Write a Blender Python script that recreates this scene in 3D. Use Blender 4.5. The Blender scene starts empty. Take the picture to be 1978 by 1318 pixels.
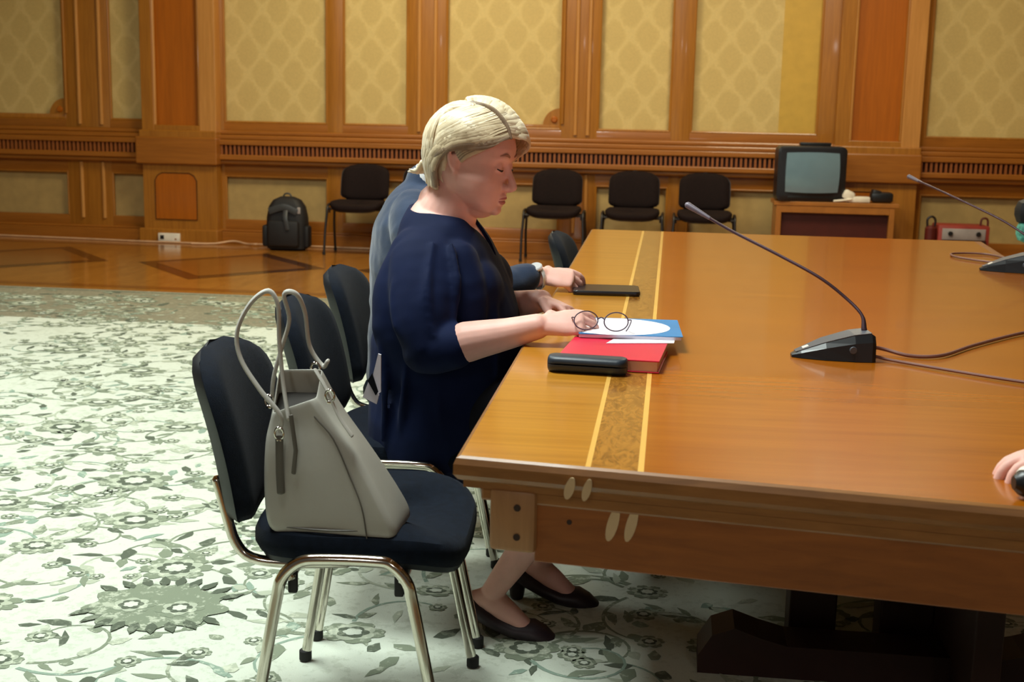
import bpy, bmesh, math, random
from mathutils import Vector, Matrix, noise
random.seed(7)
SC = bpy.context.scene
COL = SC.collection
PI = math.pi
V = Vector
def R(d): return math.radians(d)
def lerp(a, b, t): return a + (b - a) * t

# ------------------------------------------------------------------ materials
MATS = {}
def srgb(r, g, b):
    def f(c):
        c /= 255.0
        return c / 12.92 if c <= 0.04045 else ((c + 0.055) / 1.055) ** 2.4
    return (f(r), f(g), f(b), 1)
class NT:
    def __init__(s, name):
        s.m = bpy.data.materials.new(name); s.m.use_nodes = True
        s.t = s.m.node_tree; s.n = s.t.nodes; s.b = s.n['Principled BSDF']
    def add(s, typ, **k):
        n = s.n.new(typ)
        for a, v in k.items():
            if a.startswith('i_'):
                key = a[2:]; key = int(key) if key.isdigit() else key
                n.inputs[key].default_value = v
            else: setattr(n, a, v)
        return n
    def ln(s, a, b): s.t.links.new(a, b)
    def math(s, op, a, b=None, c=None):
        n = s.add('ShaderNodeMath', operation=op)
        for i, x in enumerate((a, b, c)):
            if x is None: continue
            if isinstance(x, (int, float)): n.inputs[i].default_value = x
            else: s.ln(x, n.inputs[i])
        return n.outputs[0]
    def ramp(s, fac, stops):
        r = s.add('ShaderNodeValToRGB'); e = r.color_ramp.elements
        while len(e) < len(stops): e.new(0.5)
        for i, (p, c) in enumerate(stops): e[i].position = p; e[i].color = c
        s.ln(fac, r.inputs[0]); return r.outputs[0]
    def noise(s, scale=5, detail=3, vec=None, dist=0, rough=.5):
        n = s.add('ShaderNodeTexNoise'); n.inputs['Scale'].default_value = scale
        n.inputs['Detail'].default_value = detail; n.inputs['Distortion'].default_value = dist
        n.inputs['Roughness'].default_value = rough
        if vec is not None: s.ln(vec, n.inputs['Vector'])
        return n.outputs['Fac']
    def coords(s, scale=(1, 1, 1), kind='Object'):
        tc = s.add('ShaderNodeTexCoord'); mp = s.add('ShaderNodeMapping')
        mp.inputs['Scale'].default_value = scale
        s.ln(tc.outputs[kind], mp.inputs['Vector']); return mp.outputs[0]
    def bump(s, h, strength=.3, dist=.01):
        b = s.add('ShaderNodeBump'); b.inputs['Strength'].default_value = strength
        b.inputs['Distance'].default_value = dist
        s.ln(h, b.inputs['Height']); s.ln(b.outputs[0], s.b.inputs['Normal'])
def plain(name, rgb, rough=.5, metal=0, spec=.5, coat=0, var=.12, scale=12, bump=0, sheen=0):
    t = NT(name); c = srgb(*rgb)
    v = t.coords()
    n = t.noise(scale, 4, v)
    lo = tuple(x * (1 - var) for x in c[:3]) + (1,); hi = tuple(min(1, x * (1 + var)) for x in c[:3]) + (1,)
    t.ln(t.ramp(n, [(.3, lo), (.7, hi)]), t.b.inputs['Base Color'])
    t.b.inputs['Roughness'].default_value = rough; t.b.inputs['Metallic'].default_value = metal
    t.b.inputs['Specular IOR Level'].default_value = spec; t.b.inputs['Coat Weight'].default_value = coat
    t.b.inputs['Coat Roughness'].default_value = .08
    if sheen: t.b.inputs['Sheen Weight'].default_value = sheen
    if bump: t.bump(t.noise(scale * 12, 3, v), bump, .002)
    MATS[name] = t.m; return t.m
def wood(name, c1, c2, scale=(2, 30, 30), rough=.35, coat=0, contrast=(.3, .7), coatr=.08, burl=False):
    t = NT(name)
    v = t.coords(scale)
    n = t.noise(1.6, 5, v, dist=.6 if not burl else 2.5, rough=.6)
    big = t.noise(.7, 2, t.coords((1, 1, 1)))
    f = t.math('ADD', t.math('MULTIPLY', n, .75), t.math('MULTIPLY', big, .25))
    t.ln(t.ramp(f, [(contrast[0], srgb(*c1)), (contrast[1], srgb(*c2))]), t.b.inputs['Base Color'])
    t.b.inputs['Roughness'].default_value = rough; t.b.inputs['Coat Weight'].default_value = coat
    t.b.inputs['Coat Roughness'].default_value = coatr
    t.bump(n, .05, .002)
    MATS[name] = t.m; return t.m
def damask(name, base, light, dark, period=(.30, .42)):
    t = NT(name)
    tc = t.add('ShaderNodeTexCoord'); sp = t.add('ShaderNodeSeparateXYZ'); t.ln(tc.outputs['Object'], sp.inputs[0])
    wob = t.noise(14, 2, tc.outputs['Object'])
    wv = t.math('MULTIPLY', t.math('SUBTRACT', wob, .5), 1.2)
    u = t.math('COSINE', t.math('ADD', t.math('MULTIPLY', sp.outputs[0], 2 * PI / period[0]), wv))
    w = t.math('COSINE', t.math('ADD', t.math('MULTIPLY', sp.outputs[2], 2 * PI / period[1]), wv))
    val = t.math('ABSOLUTE', t.math('ADD', u, w))
    c1 = t.ramp(val, [(.0, srgb(*light)), (.22, srgb(*light)), (.38, srgb(*base)), (.8, srgb(*dark))])
    fine = t.noise(60, 3, tc.outputs['Object'])
    mx = t.add('ShaderNodeMix', data_type='RGBA', blend_type='MULTIPLY'); mx.inputs[0].default_value = .35
    t.ln(c1, mx.inputs[6]); t.ln(t.ramp(fine, [(.3, (.75, .75, .75, 1)), (.7, (1, 1, 1, 1))]), mx.inputs[7])
    t.ln(mx.outputs[2], t.b.inputs['Base Color'])
    t.b.inputs['Roughness'].default_value = .55; t.b.inputs['Sheen Weight'].default_value = .2
    t.bump(fine, .1, .002)
    MATS[name] = t.m; return t.m

damask('fabric_wall', (214, 186, 118), (219, 192, 125), (208, 180, 113), (.30, .40))
plain('yellow_strip', (205, 165, 70), .5, var=.06)
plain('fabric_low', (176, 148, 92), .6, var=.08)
wood('wall_wood', (148, 92, 26), (178, 116, 38), (30, 30, 1.5), .35, .25)
wood('wall_wood_light', (180, 122, 58), (206, 146, 78), (30, 30, 1.5), .3, .35)
wood('rail_wood', (140, 82, 22), (170, 104, 34), (1.5, 30, 30), .35, .25)
wood('inset_wood', (158, 84, 8), (184, 100, 14), (20, 20, 1.2), .35, .3)
plain('grille_dark', (62, 22, 8), .6)
wood('grille_slat', (134, 72, 30), (160, 92, 40), (30, 30, 2), .5)
wood('table_field', (150, 79, 5), (176, 98, 11), (1.2, 16, 16), .25, .35, coatr=.08)
wood('table_border', (164, 106, 26), (194, 132, 42), (1.2, 40, 40), .3, .4, coatr=.12)
wood('table_burl', (112, 66, 14), (180, 120, 44), (26, 9, 26), .25, .6, coatr=.12, burl=True, contrast=(.35, .62))
for _n in ('table_field', 'table_border', 'table_burl'): MATS[_n].node_tree.nodes['Principled BSDF'].inputs['Specular IOR Level'].default_value = .22
plain('table_inlay', (240, 186, 92), .3, coat=.5, var=.04)
wood('table_edge', (120, 78, 36), (160, 108, 56), (1.5, 40, 40), .4, .3)
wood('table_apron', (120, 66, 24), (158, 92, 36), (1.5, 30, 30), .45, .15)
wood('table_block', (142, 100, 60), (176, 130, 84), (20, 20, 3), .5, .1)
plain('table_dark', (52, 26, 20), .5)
plain('scrape', (206, 178, 136), .6)
plain('hole', (48, 26, 12), .7)
wood('parquet', (140, 88, 30), (180, 120, 48), (12, 1.4, 8), .2, .5, coatr=.15)
wood('parquet_mid', (120, 70, 22), (150, 92, 34), (3, 12, 8), .2, .5, coatr=.15)
plain('parquet_dark', (74, 38, 14), .25, coat=.5)
def rugmat(name, c, mixc, amt=.55):
    t = NT(name); v = t.coords()
    n = t.noise(38, 4, v, rough=.7); n2 = t.noise(3, 2, v)
    f = t.math('ADD', n, t.math('MULTIPLY', n2, .25))
    m2 = tuple(int(lerp(a, b, amt)) for a, b in zip(c, mixc))
    t.ln(t.ramp(f, [(.52, srgb(*c)), (.66, srgb(*c)), (.74, srgb(*m2))]), t.b.inputs['Base Color'])
    t.b.inputs['Roughness'].default_value = .95; t.b.inputs['Specular IOR Level'].default_value = .1
    t.bump(t.noise(400, 2, v), .4, .003); MATS[name] = t.m
rugmat('cream', (208, 215, 200), (182, 190, 172), .5)
rugmat('rug_grey', (132, 142, 122), (222, 226, 206))
rugmat('rug_light', (176, 184, 164), (224, 228, 208))
rugmat('rug_dark', (94, 102, 88), (160, 168, 148))
rugmat('rug_teal', (142, 162, 146), (220, 228, 208))
rugmat('rug_border', (136, 132, 112), (176, 172, 150))
plain('plaster', (150, 104, 54), .8)
plain('seat_fabric', (12, 20, 32), .9, var=.25, scale=60, bump=.5, sheen=.04, spec=.12)
plain('back_shell', (15, 20, 27), .5, spec=.3)
plain('chrome', (214, 208, 196), .12, metal=1, var=.03)
plain('frame_black', (26, 16, 13), .4)
plain('chair_brown', (26, 14, 13), .85, var=.2, scale=50, bump=.4, spec=.2)
plain('rubber', (22, 20, 20), .7)
plain('skin', (238, 184, 170), .5, var=.05, scale=25, spec=.4)
bpy.data.materials['skin'].node_tree.nodes['Principled BSDF'].inputs['Subsurface Weight'].default_value = .12
bpy.data.materials['skin'].node_tree.nodes['Principled BSDF'].inputs['Subsurface Radius'].default_value = (.02, .008, .004)
plain('lips', (190, 112, 108), .45, var=.04)
plain('brow', (158, 112, 92), .8)
plain('lash', (62, 40, 36), .7)
plain('navy', (9, 22, 56), .8, var=.25, scale=5, bump=.1, sheen=.02, spec=.15)
plain('black_cloth', (14, 15, 24), .8, spec=.25)
plain('suit', (36, 52, 78), .8, var=.12, bump=.2, scale=20, sheen=.3, spec=.25)
plain('shirt_white', (230, 230, 230), .7)
plain('shoe', (44, 32, 38), .45)
plain('leather_grey', (172, 170, 160), .42, var=.08, scale=6, bump=.12)
plain('leather_light', (190, 188, 180), .45, var=.06)
plain('leather_dark', (92, 88, 80), .5)
plain('bag_inside', (58, 54, 50), .8)
plain('black_plastic', (24, 25, 28), .35)
plain('mic_top', (84, 88, 96), .4)
plain('mic_metal', (86, 66, 74), .35, metal=.6)
plain('mic_head', (120, 112, 122), .5, metal=.4)
plain('cable_mauve', (126, 84, 74), .5)
plain('white_plastic', (236, 228, 212), .4)
plain('cable_white', (214, 170, 130), .5)
plain('red_cover', (214, 32, 66), .35, var=.04)
plain('pages', (226, 176, 150), .7)
plain('paper', (244, 240, 250), .6, var=.02)
plain('blue_cover', (26, 140, 206), .3, var=.1)
plain('case_grey', (34, 44, 56), .45, bump=.1)
plain('phone_black', (26, 24, 28), .3)
plain('glasses', (70, 50, 70), .3)
plain('watch', (236, 236, 236), .25, metal=.3)
plain('tv_body', (26, 26, 32), .35)
plain('tv_screen', (112, 140, 156), .1, spec=.8, coat=.6, var=.03)
plain('stand_wood', (164, 104, 42), .4)
plain('stand_dark', (72, 20, 8), .5)
plain('red_case', (150, 56, 46), .45)
plain('dark_red', (86, 20, 12), .5)
plain('grey_panel', (158, 150, 148), .5)
plain('pack_black', (24, 22, 24), .65, bump=.3)
plain('pack_grey', (58, 60, 62), .5)
plain('teal_cloth', (90, 168, 150), .6, var=.5, scale=60)
def hairmat(name, c1, c2, root):
    t = NT(name)
    v = t.coords((3, 3, 3))
    n = t.noise(40, 5, t.coords((1, 1, 1)), dist=.5)
    t.ln(t.ramp(n, [(.3, srgb(*c1)), (.7, srgb(*c2))]), t.b.inputs['Base Color'])
    t.b.inputs['Roughness'].default_value = .42; t.b.inputs['Sheen Weight'].default_value = .2
    MATS[name] = t.m
hairmat('hair_blonde', (222, 200, 160), (244, 230, 200), None)
hairmat('hair_mid', (178, 156, 122), (214, 194, 158), None)
hairmat('hair_root', (124, 104, 84), (160, 136, 108), None)
hairmat('hair_dark', (50, 40, 34), (84, 70, 60), None)

# ------------------------------------------------------------------ mesh helpers
class MB:
    def __init__(s): s.bm = bmesh.new(); s.mats = []; s.cur = 0
    def mat(s, name):
        if name not in s.mats: s.mats.append(name)
        s.cur = s.mats.index(name); return s
    def face(s, pts):
        f = s.bm.faces.new([s.bm.verts.new(p) for p in pts]); f.material_index = s.cur; return f
    def box(s, c, d, bev=0, rot=None, seg=2):
        M = Matrix.Translation(V(c)) @ (rot if rot else Matrix()) @ Matrix.Diagonal((d[0], d[1], d[2], 1))
        r = bmesh.ops.create_cube(s.bm, size=1, matrix=M)
        vs = r['verts']; fs = set(f for v in vs for f in v.link_faces)
        if bev:
            es = list(set(e for v in vs for e in v.link_edges))
            q = bmesh.ops.bevel(s.bm, geom=es, offset=bev, segments=seg, profile=.5, affect='EDGES')
            fs = set(f for f in s.bm.faces if f.is_valid and any(v in set(q['verts']) for v in f.verts)) | set(f for f in fs if f.is_valid)
        for f in fs: f.material_index = s.cur
        return s
    def b2(s, x0, x1, y0, y1, z0, z1, bev=0):
        return s.box(((x0+x1)/2, (y0+y1)/2, (z0+z1)/2), (abs(x1-x0), abs(y1-y0), abs(z1-z0)), bev)
    def loft(s, rings, cap=True, close=True):
        bm = s.bm; VR = [[bm.verts.new(p) for p in r] for r in rings]
        n = len(rings[0])
        for a, b in zip(VR, VR[1:]):
            for i in range(n if close else n - 1):
                j = (i + 1) % n
                f = bm.faces.new((a[i], a[j], b[j], b[i])); f.material_index = s.cur
        if cap and close:
            f = bm.faces.new(VR[0][::-1]); f.material_index = s.cur
            f = bm.faces.new(VR[-1]); f.material_index = s.cur
        return s
    def tube(s, pts, r, n=12, closed=False, ref=None, flat=1.0, round_ends=True, smooth=0):
        pts = [V(p) for p in pts]
        rr = list(r) if isinstance(r, (list, tuple)) else [r] * len(pts)
        if smooth: pts, rr = catmull(pts, rr, smooth, closed)
        N = len(pts); tang = []
        for i in range(N):
            if closed: t = pts[(i+1) % N] - pts[i-1]
            else: t = pts[min(i+1, N-1)] - pts[max(i-1, 0)]
            tang.append(t.normalized() if t.length > 1e-9 else V((0, 0, 1)))
        up = V(ref) if ref is not None else (V((0, 0, 1)) if abs(tang[0].z) < .9 else V((1, 0, 0)))
        rings = []
        for i in range(N):
            t = tang[i]; u = (up - t * up.dot(t))
            if u.length < 1e-5: u = t.orthogonal()
            u.normalize(); w = t.cross(u)
            if ref is None: up = u
            rad = rr[i]
            ra, rb = (rad if isinstance(rad, tuple) else (rad * flat, rad))
            rings.append((pts[i], u, w, ra, rb, t))
        out = []
        def ring(c, u, w, ra, rb): return [c + u * math.cos(a) * ra + w * math.sin(a) * rb for a in [2*PI*k/n for k in range(n)]]
        if round_ends and not closed:
            c, u, w, ra, rb, t = rings[0]
            m = min(ra, rb)
            for k in (.12, .5, .85):
                q = math.sqrt(1 - (1-k)**2) if k < 1 else 1
                out.append(ring(c - t * m * (1-k), u, w, ra * q, rb * q))
        for c, u, w, ra, rb, t in rings: out.append(ring(c, u, w, ra, rb))
        if round_ends and not closed:
            c, u, w, ra, rb, t = rings[-1]
            m = min(ra, rb)
            for k in (.85, .5, .12):
                q = math.sqrt(1 - (1-k)**2)
                out.append(ring(c + t * m * (1-k), u, w, ra * q, rb * q))
        if closed: out.append(out[0]); s.loft(out, cap=False); bmesh.ops.remove_doubles(s.bm, verts=s.bm.verts, dist=1e-6)
        else: s.loft(out)
        return s
    def ball(s, c, r, n=16, rot=None):
        r = r if isinstance(r, tuple) else (r, r, r)
        M = Matrix.Translation(V(c)) @ (rot if rot else Matrix()) @ Matrix.Diagonal((r[0], r[1], r[2], 1))
        q = bmesh.ops.create_uvsphere(s.bm, u_segments=n, v_segments=max(8, n*2//3), radius=1, matrix=M)
        for v in q['verts']:
            for f in v.link_faces: f.material_index = s.cur
        return s
    def cyl(s, a, b, r, n=20, bev=0):
        a, b = V(a), V(b); r2 = r if isinstance(r, tuple) else (r, r)
        t = (b - a).normalized(); u = t.orthogonal().normalized(); w = t.cross(u)
        rg = lambda c, q: [c + u * math.cos(2*PI*k/n) * q + w * math.sin(2*PI*k/n) * q for k in range(n)]
        L = (b-a).length; rings = [rg(a, r2[0] - bev)]
        if bev: rings.append(rg(a + t * bev, r2[0]))
        if bev: rings.append(rg(b - t * bev, r2[1]))
        rings.append(rg(b, r2[1] - bev))
        return s.loft(rings)
    def prism(s, poly, z0, z1, M=None):
        """poly: list of (x, y); extruded z0..z1; M maps to place"""
        M = M or Matrix()
        a = [s.bm.verts.new(M @ V((p[0], p[1], z0))) for p in poly]; b = [s.bm.verts.new(M @ V((p[0], p[1], z1))) for p in poly]
        n = len(poly)
        for i in range(n):
            j = (i+1) % n; f = s.bm.faces.new((a[i], a[j], b[j], b[i])); f.material_index = s.cur
        f = s.bm.faces.new(a[::-1]); f.material_index = s.cur
        f = s.bm.faces.new(b); f.material_index = s.cur
        return s
    def xf(s, M):
        bmesh.ops.transform(s.bm, matrix=M, verts=s.bm.verts); return s
    def build(s, name, parent=None, smooth=True, angle=40, recalc=True, mats=None):
        if recalc: bmesh.ops.recalc_face_normals(s.bm, faces=s.bm.faces)
        me = bpy.data.meshes.new(name); s.bm.to_mesh(me); s.bm.free()
        for m in (mats or s.mats): me.materials.append(MATS[m])
        o = bpy.data.objects.new(name, me); COL.objects.link(o)
        if smooth:
            for p in me.polygons: p.use_smooth = True
            try: me.set_sharp_from_angle(angle=R(angle))
            except Exception: pass
        if parent is not None:
            o.parent = parent; o.matrix_parent_inverse = WM[parent.name].inverted() if parent.name in WM else Matrix()
        return o
WM = {}
def catmull(P, r, k, closed=False):
    out, ro = [], []; n = len(P)
    rng = range(n if closed else n - 1)
    for i in rng:
        p0 = P[(i-1) % n] if (closed or i > 0) else P[0] * 2 - P[1]
        p1 = P[i]; p2 = P[(i+1) % n]
        p3 = P[(i+2) % n] if (closed or i + 2 < n) else P[-1] * 2 - P[-2]
        for j in range(k):
            t = j / k
            out.append(.5 * ((2*p1) + (p2-p0)*t + (2*p0-5*p1+4*p2-p3)*t*t + (3*p1-p0-3*p2+p3)*t**3))
            a, b = r[i], r[(i+1) % n]
            ro.append(tuple(lerp(x, y, t) for x, y in zip(a, b)) if isinstance(a, tuple) else lerp(a, b, t))
    if not closed: out.append(P[-1]); ro.append(r[-1])
    return out, ro
def tag(o, label=None, cat=None, group=None, kind=None):
    if label: o['label'] = label
    if cat: o['category'] = cat
    if group: o['group'] = group
    if kind: o['kind'] = kind
    return o
def empty(name, loc, rz=0, world=False):
    """world=True: children are modelled in world coordinates"""
    o = bpy.data.objects.new(name, None); o.empty_display_size = .1
    o.location = loc; o.rotation_euler = (0, 0, rz); COL.objects.link(o)
    if world: WM[o.name] = Matrix.Translation(V(loc)) @ Matrix.Rotation(rz, 4, 'Z')
    return o
def sub(o, parent):
    """make o a sub-part of parent, both modelled in the same frame"""
    o.parent = parent; o.matrix_parent_inverse = Matrix(); return o
def children(o): return [c for c in list(bpy.data.objects) if c.parent == o]
def copy_tree(o, parent=None):
    c = o.copy(); COL.objects.link(c)
    if parent is not None: c.parent = parent
    for ch in children(o): copy_tree(ch, c)
    return c
def remesh(o, vox, it=6, disp=None):
    m = o.modifiers.new('remesh', 'REMESH'); m.mode = 'VOXEL'; m.voxel_size = vox; m.use_smooth_shade = True
    s = o.modifiers.new('smooth', 'SMOOTH'); s.factor = .5; s.iterations = it
    if disp:
        tx = bpy.data.textures.new(o.name + '_folds', 'CLOUDS'); tx.noise_scale = disp[0]; tx.noise_depth = 2
        d = o.modifiers.new('folds', 'DISPLACE'); d.texture = tx; d.strength = disp[1]; d.mid_level = .5; d.texture_coords = 'LOCAL'
    return o
def rrect(w, h, r, n=6, cx=0, cy=0):
    pts = []
    for qx, qy, a0 in ((1, 1, 0), (-1, 1, 90), (-1, -1, 180), (1, -1, 270)):
        for k in range(n + 1):
            a = R(a0 + 90 * k / n)
            pts.append((cx + qx * (w/2 - r) + math.cos(a) * r, cy + qy * (h/2 - r) + math.sin(a) * r))
    return pts

# ------------------------------------------------------------------ camera
def camera():
    f, y0, pitch, roll, yaw, H = 2452.87, 659.0, .176, .0211, -.1238, 1.268
    cp, sp, cy, sy, cr, sr = math.cos(pitch), math.sin(pitch), math.cos(yaw), math.sin(yaw), math.cos(roll), math.sin(roll)
    fw = V((sy*cp, cy*cp, -sp)); rt = V((cy, -sy, 0)); up = rt.cross(fw)
    r = rt*cr + up*sr; u = up*cr - rt*sr
    M = Matrix((r, u, -fw)).transposed().to_4x4(); M.translation = V((0, 0, H))
    cd = bpy.data.cameras.new('camera'); cd.sensor_width = 36; cd.sensor_fit = 'HORIZONTAL'; cd.lens = 36 * f / 1978
    cd.dof.use_dof = True; cd.dof.focus_distance = 3.0; cd.dof.aperture_fstop = 7.5; cd.clip_end = 60; cd.clip_start = .05
    o = bpy.data.objects.new('camera', cd); COL.objects.link(o); o.matrix_world = M; SC.camera = o
camera()

# ------------------------------------------------------------------ room
XL, XR, YN, YB, ZC = -9.0, 6.0, -2.0, 11.86, 4.3
def room():
    m = MB().mat('parquet')
    m.b2(XL, XR, YN, YB + .1, -.1, 0)
    # diamonds of darker wood laid in the parquet
    def dia(cx, cy, hx, hy, z):
        m.face([(cx+hx, cy, z), (cx, cy+hy, z), (cx-hx, cy, z), (cx, cy-hy, z)])
    k = -3
    for k in range(-3, 6):
        cx = -3.60 + k * 1.86; cy = 10.05
        m.mat('parquet_dark'); dia(cx, cy, .80, .94, .0008)
        m.mat('parquet_mid'); dia(cx, cy, .64, .74, .0016)
    m.mat('parquet_mid'); m.face([(XL, 8.55, .0008), (XR, 8.55, .0008), (XR, 8.67, .0008), (XL, 8.67, .0008)])
    m.face([(XL, 11.25, .0008), (XR, 11.25, .0008), (XR, 11.4, .0008), (XL, 11.4, .0008)])
    tag(m.build('floor', smooth=False), kind='structure')
    m = MB().mat('plaster'); m.b2(XL, XR, YN, YB + .1, ZC, ZC + .1); tag(m.build('ceiling', smooth=False), kind='structure')
    m = MB().mat('fabric_low'); m.b2(XL - .1, XL, YN, YB, 0, ZC); m.mat('rail_wood'); m.b2(XL, XL + .08, YN, YB, .76, 1.03, .01); m.b2(XL, XL + .04, YN, YB, 0, .13, .006); tag(m.build('wall_left', smooth=False), kind='structure')
    m = MB().mat('fabric_low'); m.b2(XR, XR + .1, YN, YB, 0, ZC); m.mat('rail_wood'); m.b2(XR - .08, XR, YN, YB, .76, 1.03, .01); m.b2(XR - .04, XR, YN, YB, 0, .13, .006); tag(m.build('wall_right', smooth=False), kind='structure')

    # back wall: fabric behind a grid of stiles and rails
    w = MB()
    panels = [(-8.9, -5.86), (-5.40, -5.02), (-4.262, -3.268), (-3.103, -2.50), (-2.13, -1.065), (-.72, -.065), (.126, 1.245), (2.19, 5.9)]
    w.mat('fabric_wall'); w.b2(XL, XR, YB, YB + .1, 0, ZC)
    w.mat('fabric_low'); w.b2(XL, XR, YB - .004, YB, .15, .72)
    w.mat('yellow_strip'); w.b2(.91, 1.25, YB - .006, YB, 1.1, 3.9)  # plain yellower strip down the right side of one upper panel
    edges = [XL] + [x for p in panels for x in p] + [XR]
    stiles = list(zip(edges[0::2], edges[1::2]))
    ys = 11.80
    for a, b in stiles:
        if b - a < .05: continue
        w.mat('wall_wood'); w.b2(a, b, ys, YB, .1, 3.9, .012)
    # horizontal rails of the panelling
    w.mat('rail_wood'); w.b2(XL, XR, ys + .001, YB, 1.0, 1.15, .01); w.b2(XL, XR, ys + .001, YB, .64, .80, .008)
    w.b2(XL, XR, ys + .001, YB, .1, .225, .008); w.b2(XL, XR, ys, YB, 3.75, 3.95, .01)
    # raised half-round ribs on the wide stiles
    w.mat('wall_wood_light')
    for x in (-5.71, -5.49, -2.385, -2.235, -.925, -.81):
        w.tube([(x, ys - .004, 1.10), (x, ys - .004, 3.8)], .018, 10, round_ends=False)
        w.tube([(x, ys - .004, .2), (x, ys - .004, .74)], .018, 10, round_ends=False)
    # thin bead around each fabric panel
    for a, b in panels:
        w.mat('wall_wood')
        for x in (a, b): w.tube([(x, ys + .01, 1.15), (x, ys + .01, 3.8)], .012, 8, round_ends=False)
        w.tube([(a, ys + .01, 1.15), (b, ys + .01, 1.15)], .012, 8, round_ends=False)
        for x in (a, b): w.tube([(x, ys + .01, .225), (x, ys + .01, .65)], .010, 8, round_ends=False)
        w.tube([(a, ys + .01, .64), (b, ys + .01, .64)], .010, 8, round_ends=False)
    # scrolled corner blocks on the two framed panels
    for cx, cz, sx in ((-5.86, 1.19, -1), (-1.065, 1.19, -1)):
        w.mat('wall_wood')
        w.b2(cx - 1.0 if cx > -3 else -8.9, cx, ys + .004, YB, 1.14, 1.19, .006)
        pts = [(0, 0)] + [(sx * .16 * math.cos(a), .16 * math.sin(a)) for a in [R(q) for q in range(0, 91, 10)]]
        M = Matrix.Translation((cx, YB, cz - .01)) @ Matrix.Rotation(R(90), 4, 'X')
        w.prism([(p[0], p[1]) for p in pts], 0, .055, M)
        w.mat('inset_wood'); w.cyl((cx - .055, YB - .05, cz + .045), (cx - .055, YB - .075, cz + .045), (.035, .02), 20)
        w.mat('wall_wood'); w.cyl((cx + .018, ys - .008, 1.2), (cx + .018, ys - .008, 3.8), .014, 10)
    tag(w.build('wall_back', smooth=True, angle=35), kind='structure')

    # chair rail with its ventilation grille
    t = MB()
    def rail(x0, x1):
        t.mat('rail_wood')
        t.b2(x0, x1, 11.70, 11.80, .935, .985, .008); t.b2(x0, x1, 11.72, 11.80, .985, 1.03, .012); t.b2(x0, x1, 11.76, 11.80, 1.03, 1.07, .012)
        t.b2(x0, x1, 11.70, 11.80, .795, .845, .010); t.b2(x0, x1, 11.73, 11.80, .755, .80, .012)
        t.mat('grille_dark'); t.b2(x0, x1, 11.765, 11.80, .84, .94)
        t.mat('grille_slat'); n = int((x1 - x0) / .042)
        for i in range(n):
            x = x0 + (i + .5) * (x1 - x0) / n
            t.b2(x - .010, x + .010, 11.715, 11.775, .842, .938)
    rail(XL, -5.05); rail(-4.33, 1.41); rail(2.10, XR)
    tag(t.build('trim_1', smooth=False), kind='structure')

    # pilasters
    for i, (x0, x1) in enumerate(((-5.03, -4.30), (1.395, 2.125))):
        p = MB().mat('wall_wood'); yf = 11.66
        p.b2(x0 - .04, x1 + .01, yf - .04, YB, 0, .13, .01)
        p.b2(x0, x1, yf, YB, .1, .76)
        p.mat('rail_wood'); p.b2(x0 - .05, x1 + .02, yf - .05, YB, .745, 1.0, .012)
        p.mat('wall_wood'); p.b2(x0 - .02, x1 + .012, yf - .03, YB - .01, .99, 1.062, .010)
        # shaft as a frame around a sunk panel
        p.mat('wall_wood_light'); p.b2(x1 - .16, x1, yf, YB, 1.05, 3.8, .006)
        p.mat('wall_wood'); p.b2(x0, x0 + .12, yf, YB, 1.05, 3.8, .006); p.b2(x0 + .01, x1 - .01, yf + .002, YB, 1.05, 1.11, .006)
        p.mat('inset_wood'); p.b2(x0 + .1, x1 - .12, yf + .05, YB - .01, 1.045, 3.79)
        p.mat('wall_wood_light'); p.tube([(x0 + .125, yf + .02, 1.12), (x0 + .125, yf + .02, 3.8)], .018, 8)
        p.mat('wall_wood'); p.tube([(x1 - .165, yf + .02, 1.12), (x1 - .165, yf + .02, 3.8)], .018, 8)
        # lower panel outline with notched corners
        p.mat('inset_wood')
        a, b, c, d = x0 + .12, x1 - .2, .22, .66; n = .07
        pts = [(a, c), (b, c), (b, d - n), (b - n*.35, d - n*.35), (b - n, d), (a + n, d), (a + n*.35, d - n*.35), (a, d - n)]
        M = Matrix.Translation((0, yf + .006, 0)) @ Matrix.Rotation(R(90), 4, 'X')
        p.prism(pts, 0, .012, M)
        p.mat('parquet_dark'); q = [(x, yf - .004, z) for x, z in pts]
        p.tube(q, .006, 6, closed=True)
        tag(p.build('trim_%d' % (i + 2), smooth=False), kind='structure')
    b = MB().mat('rail_wood')
    for x0, x1 in ((XL, -5.07), (-4.29, 1.36), (2.13, XR)):
        b.b2(x0, x1, 11.74, YB, 0, .11, .006); b.b2(x0, x1, 11.76, YB, .11, .13, .006)
    tag(b.build('baseboard_back', smooth=False), kind='structure')
room()

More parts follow.
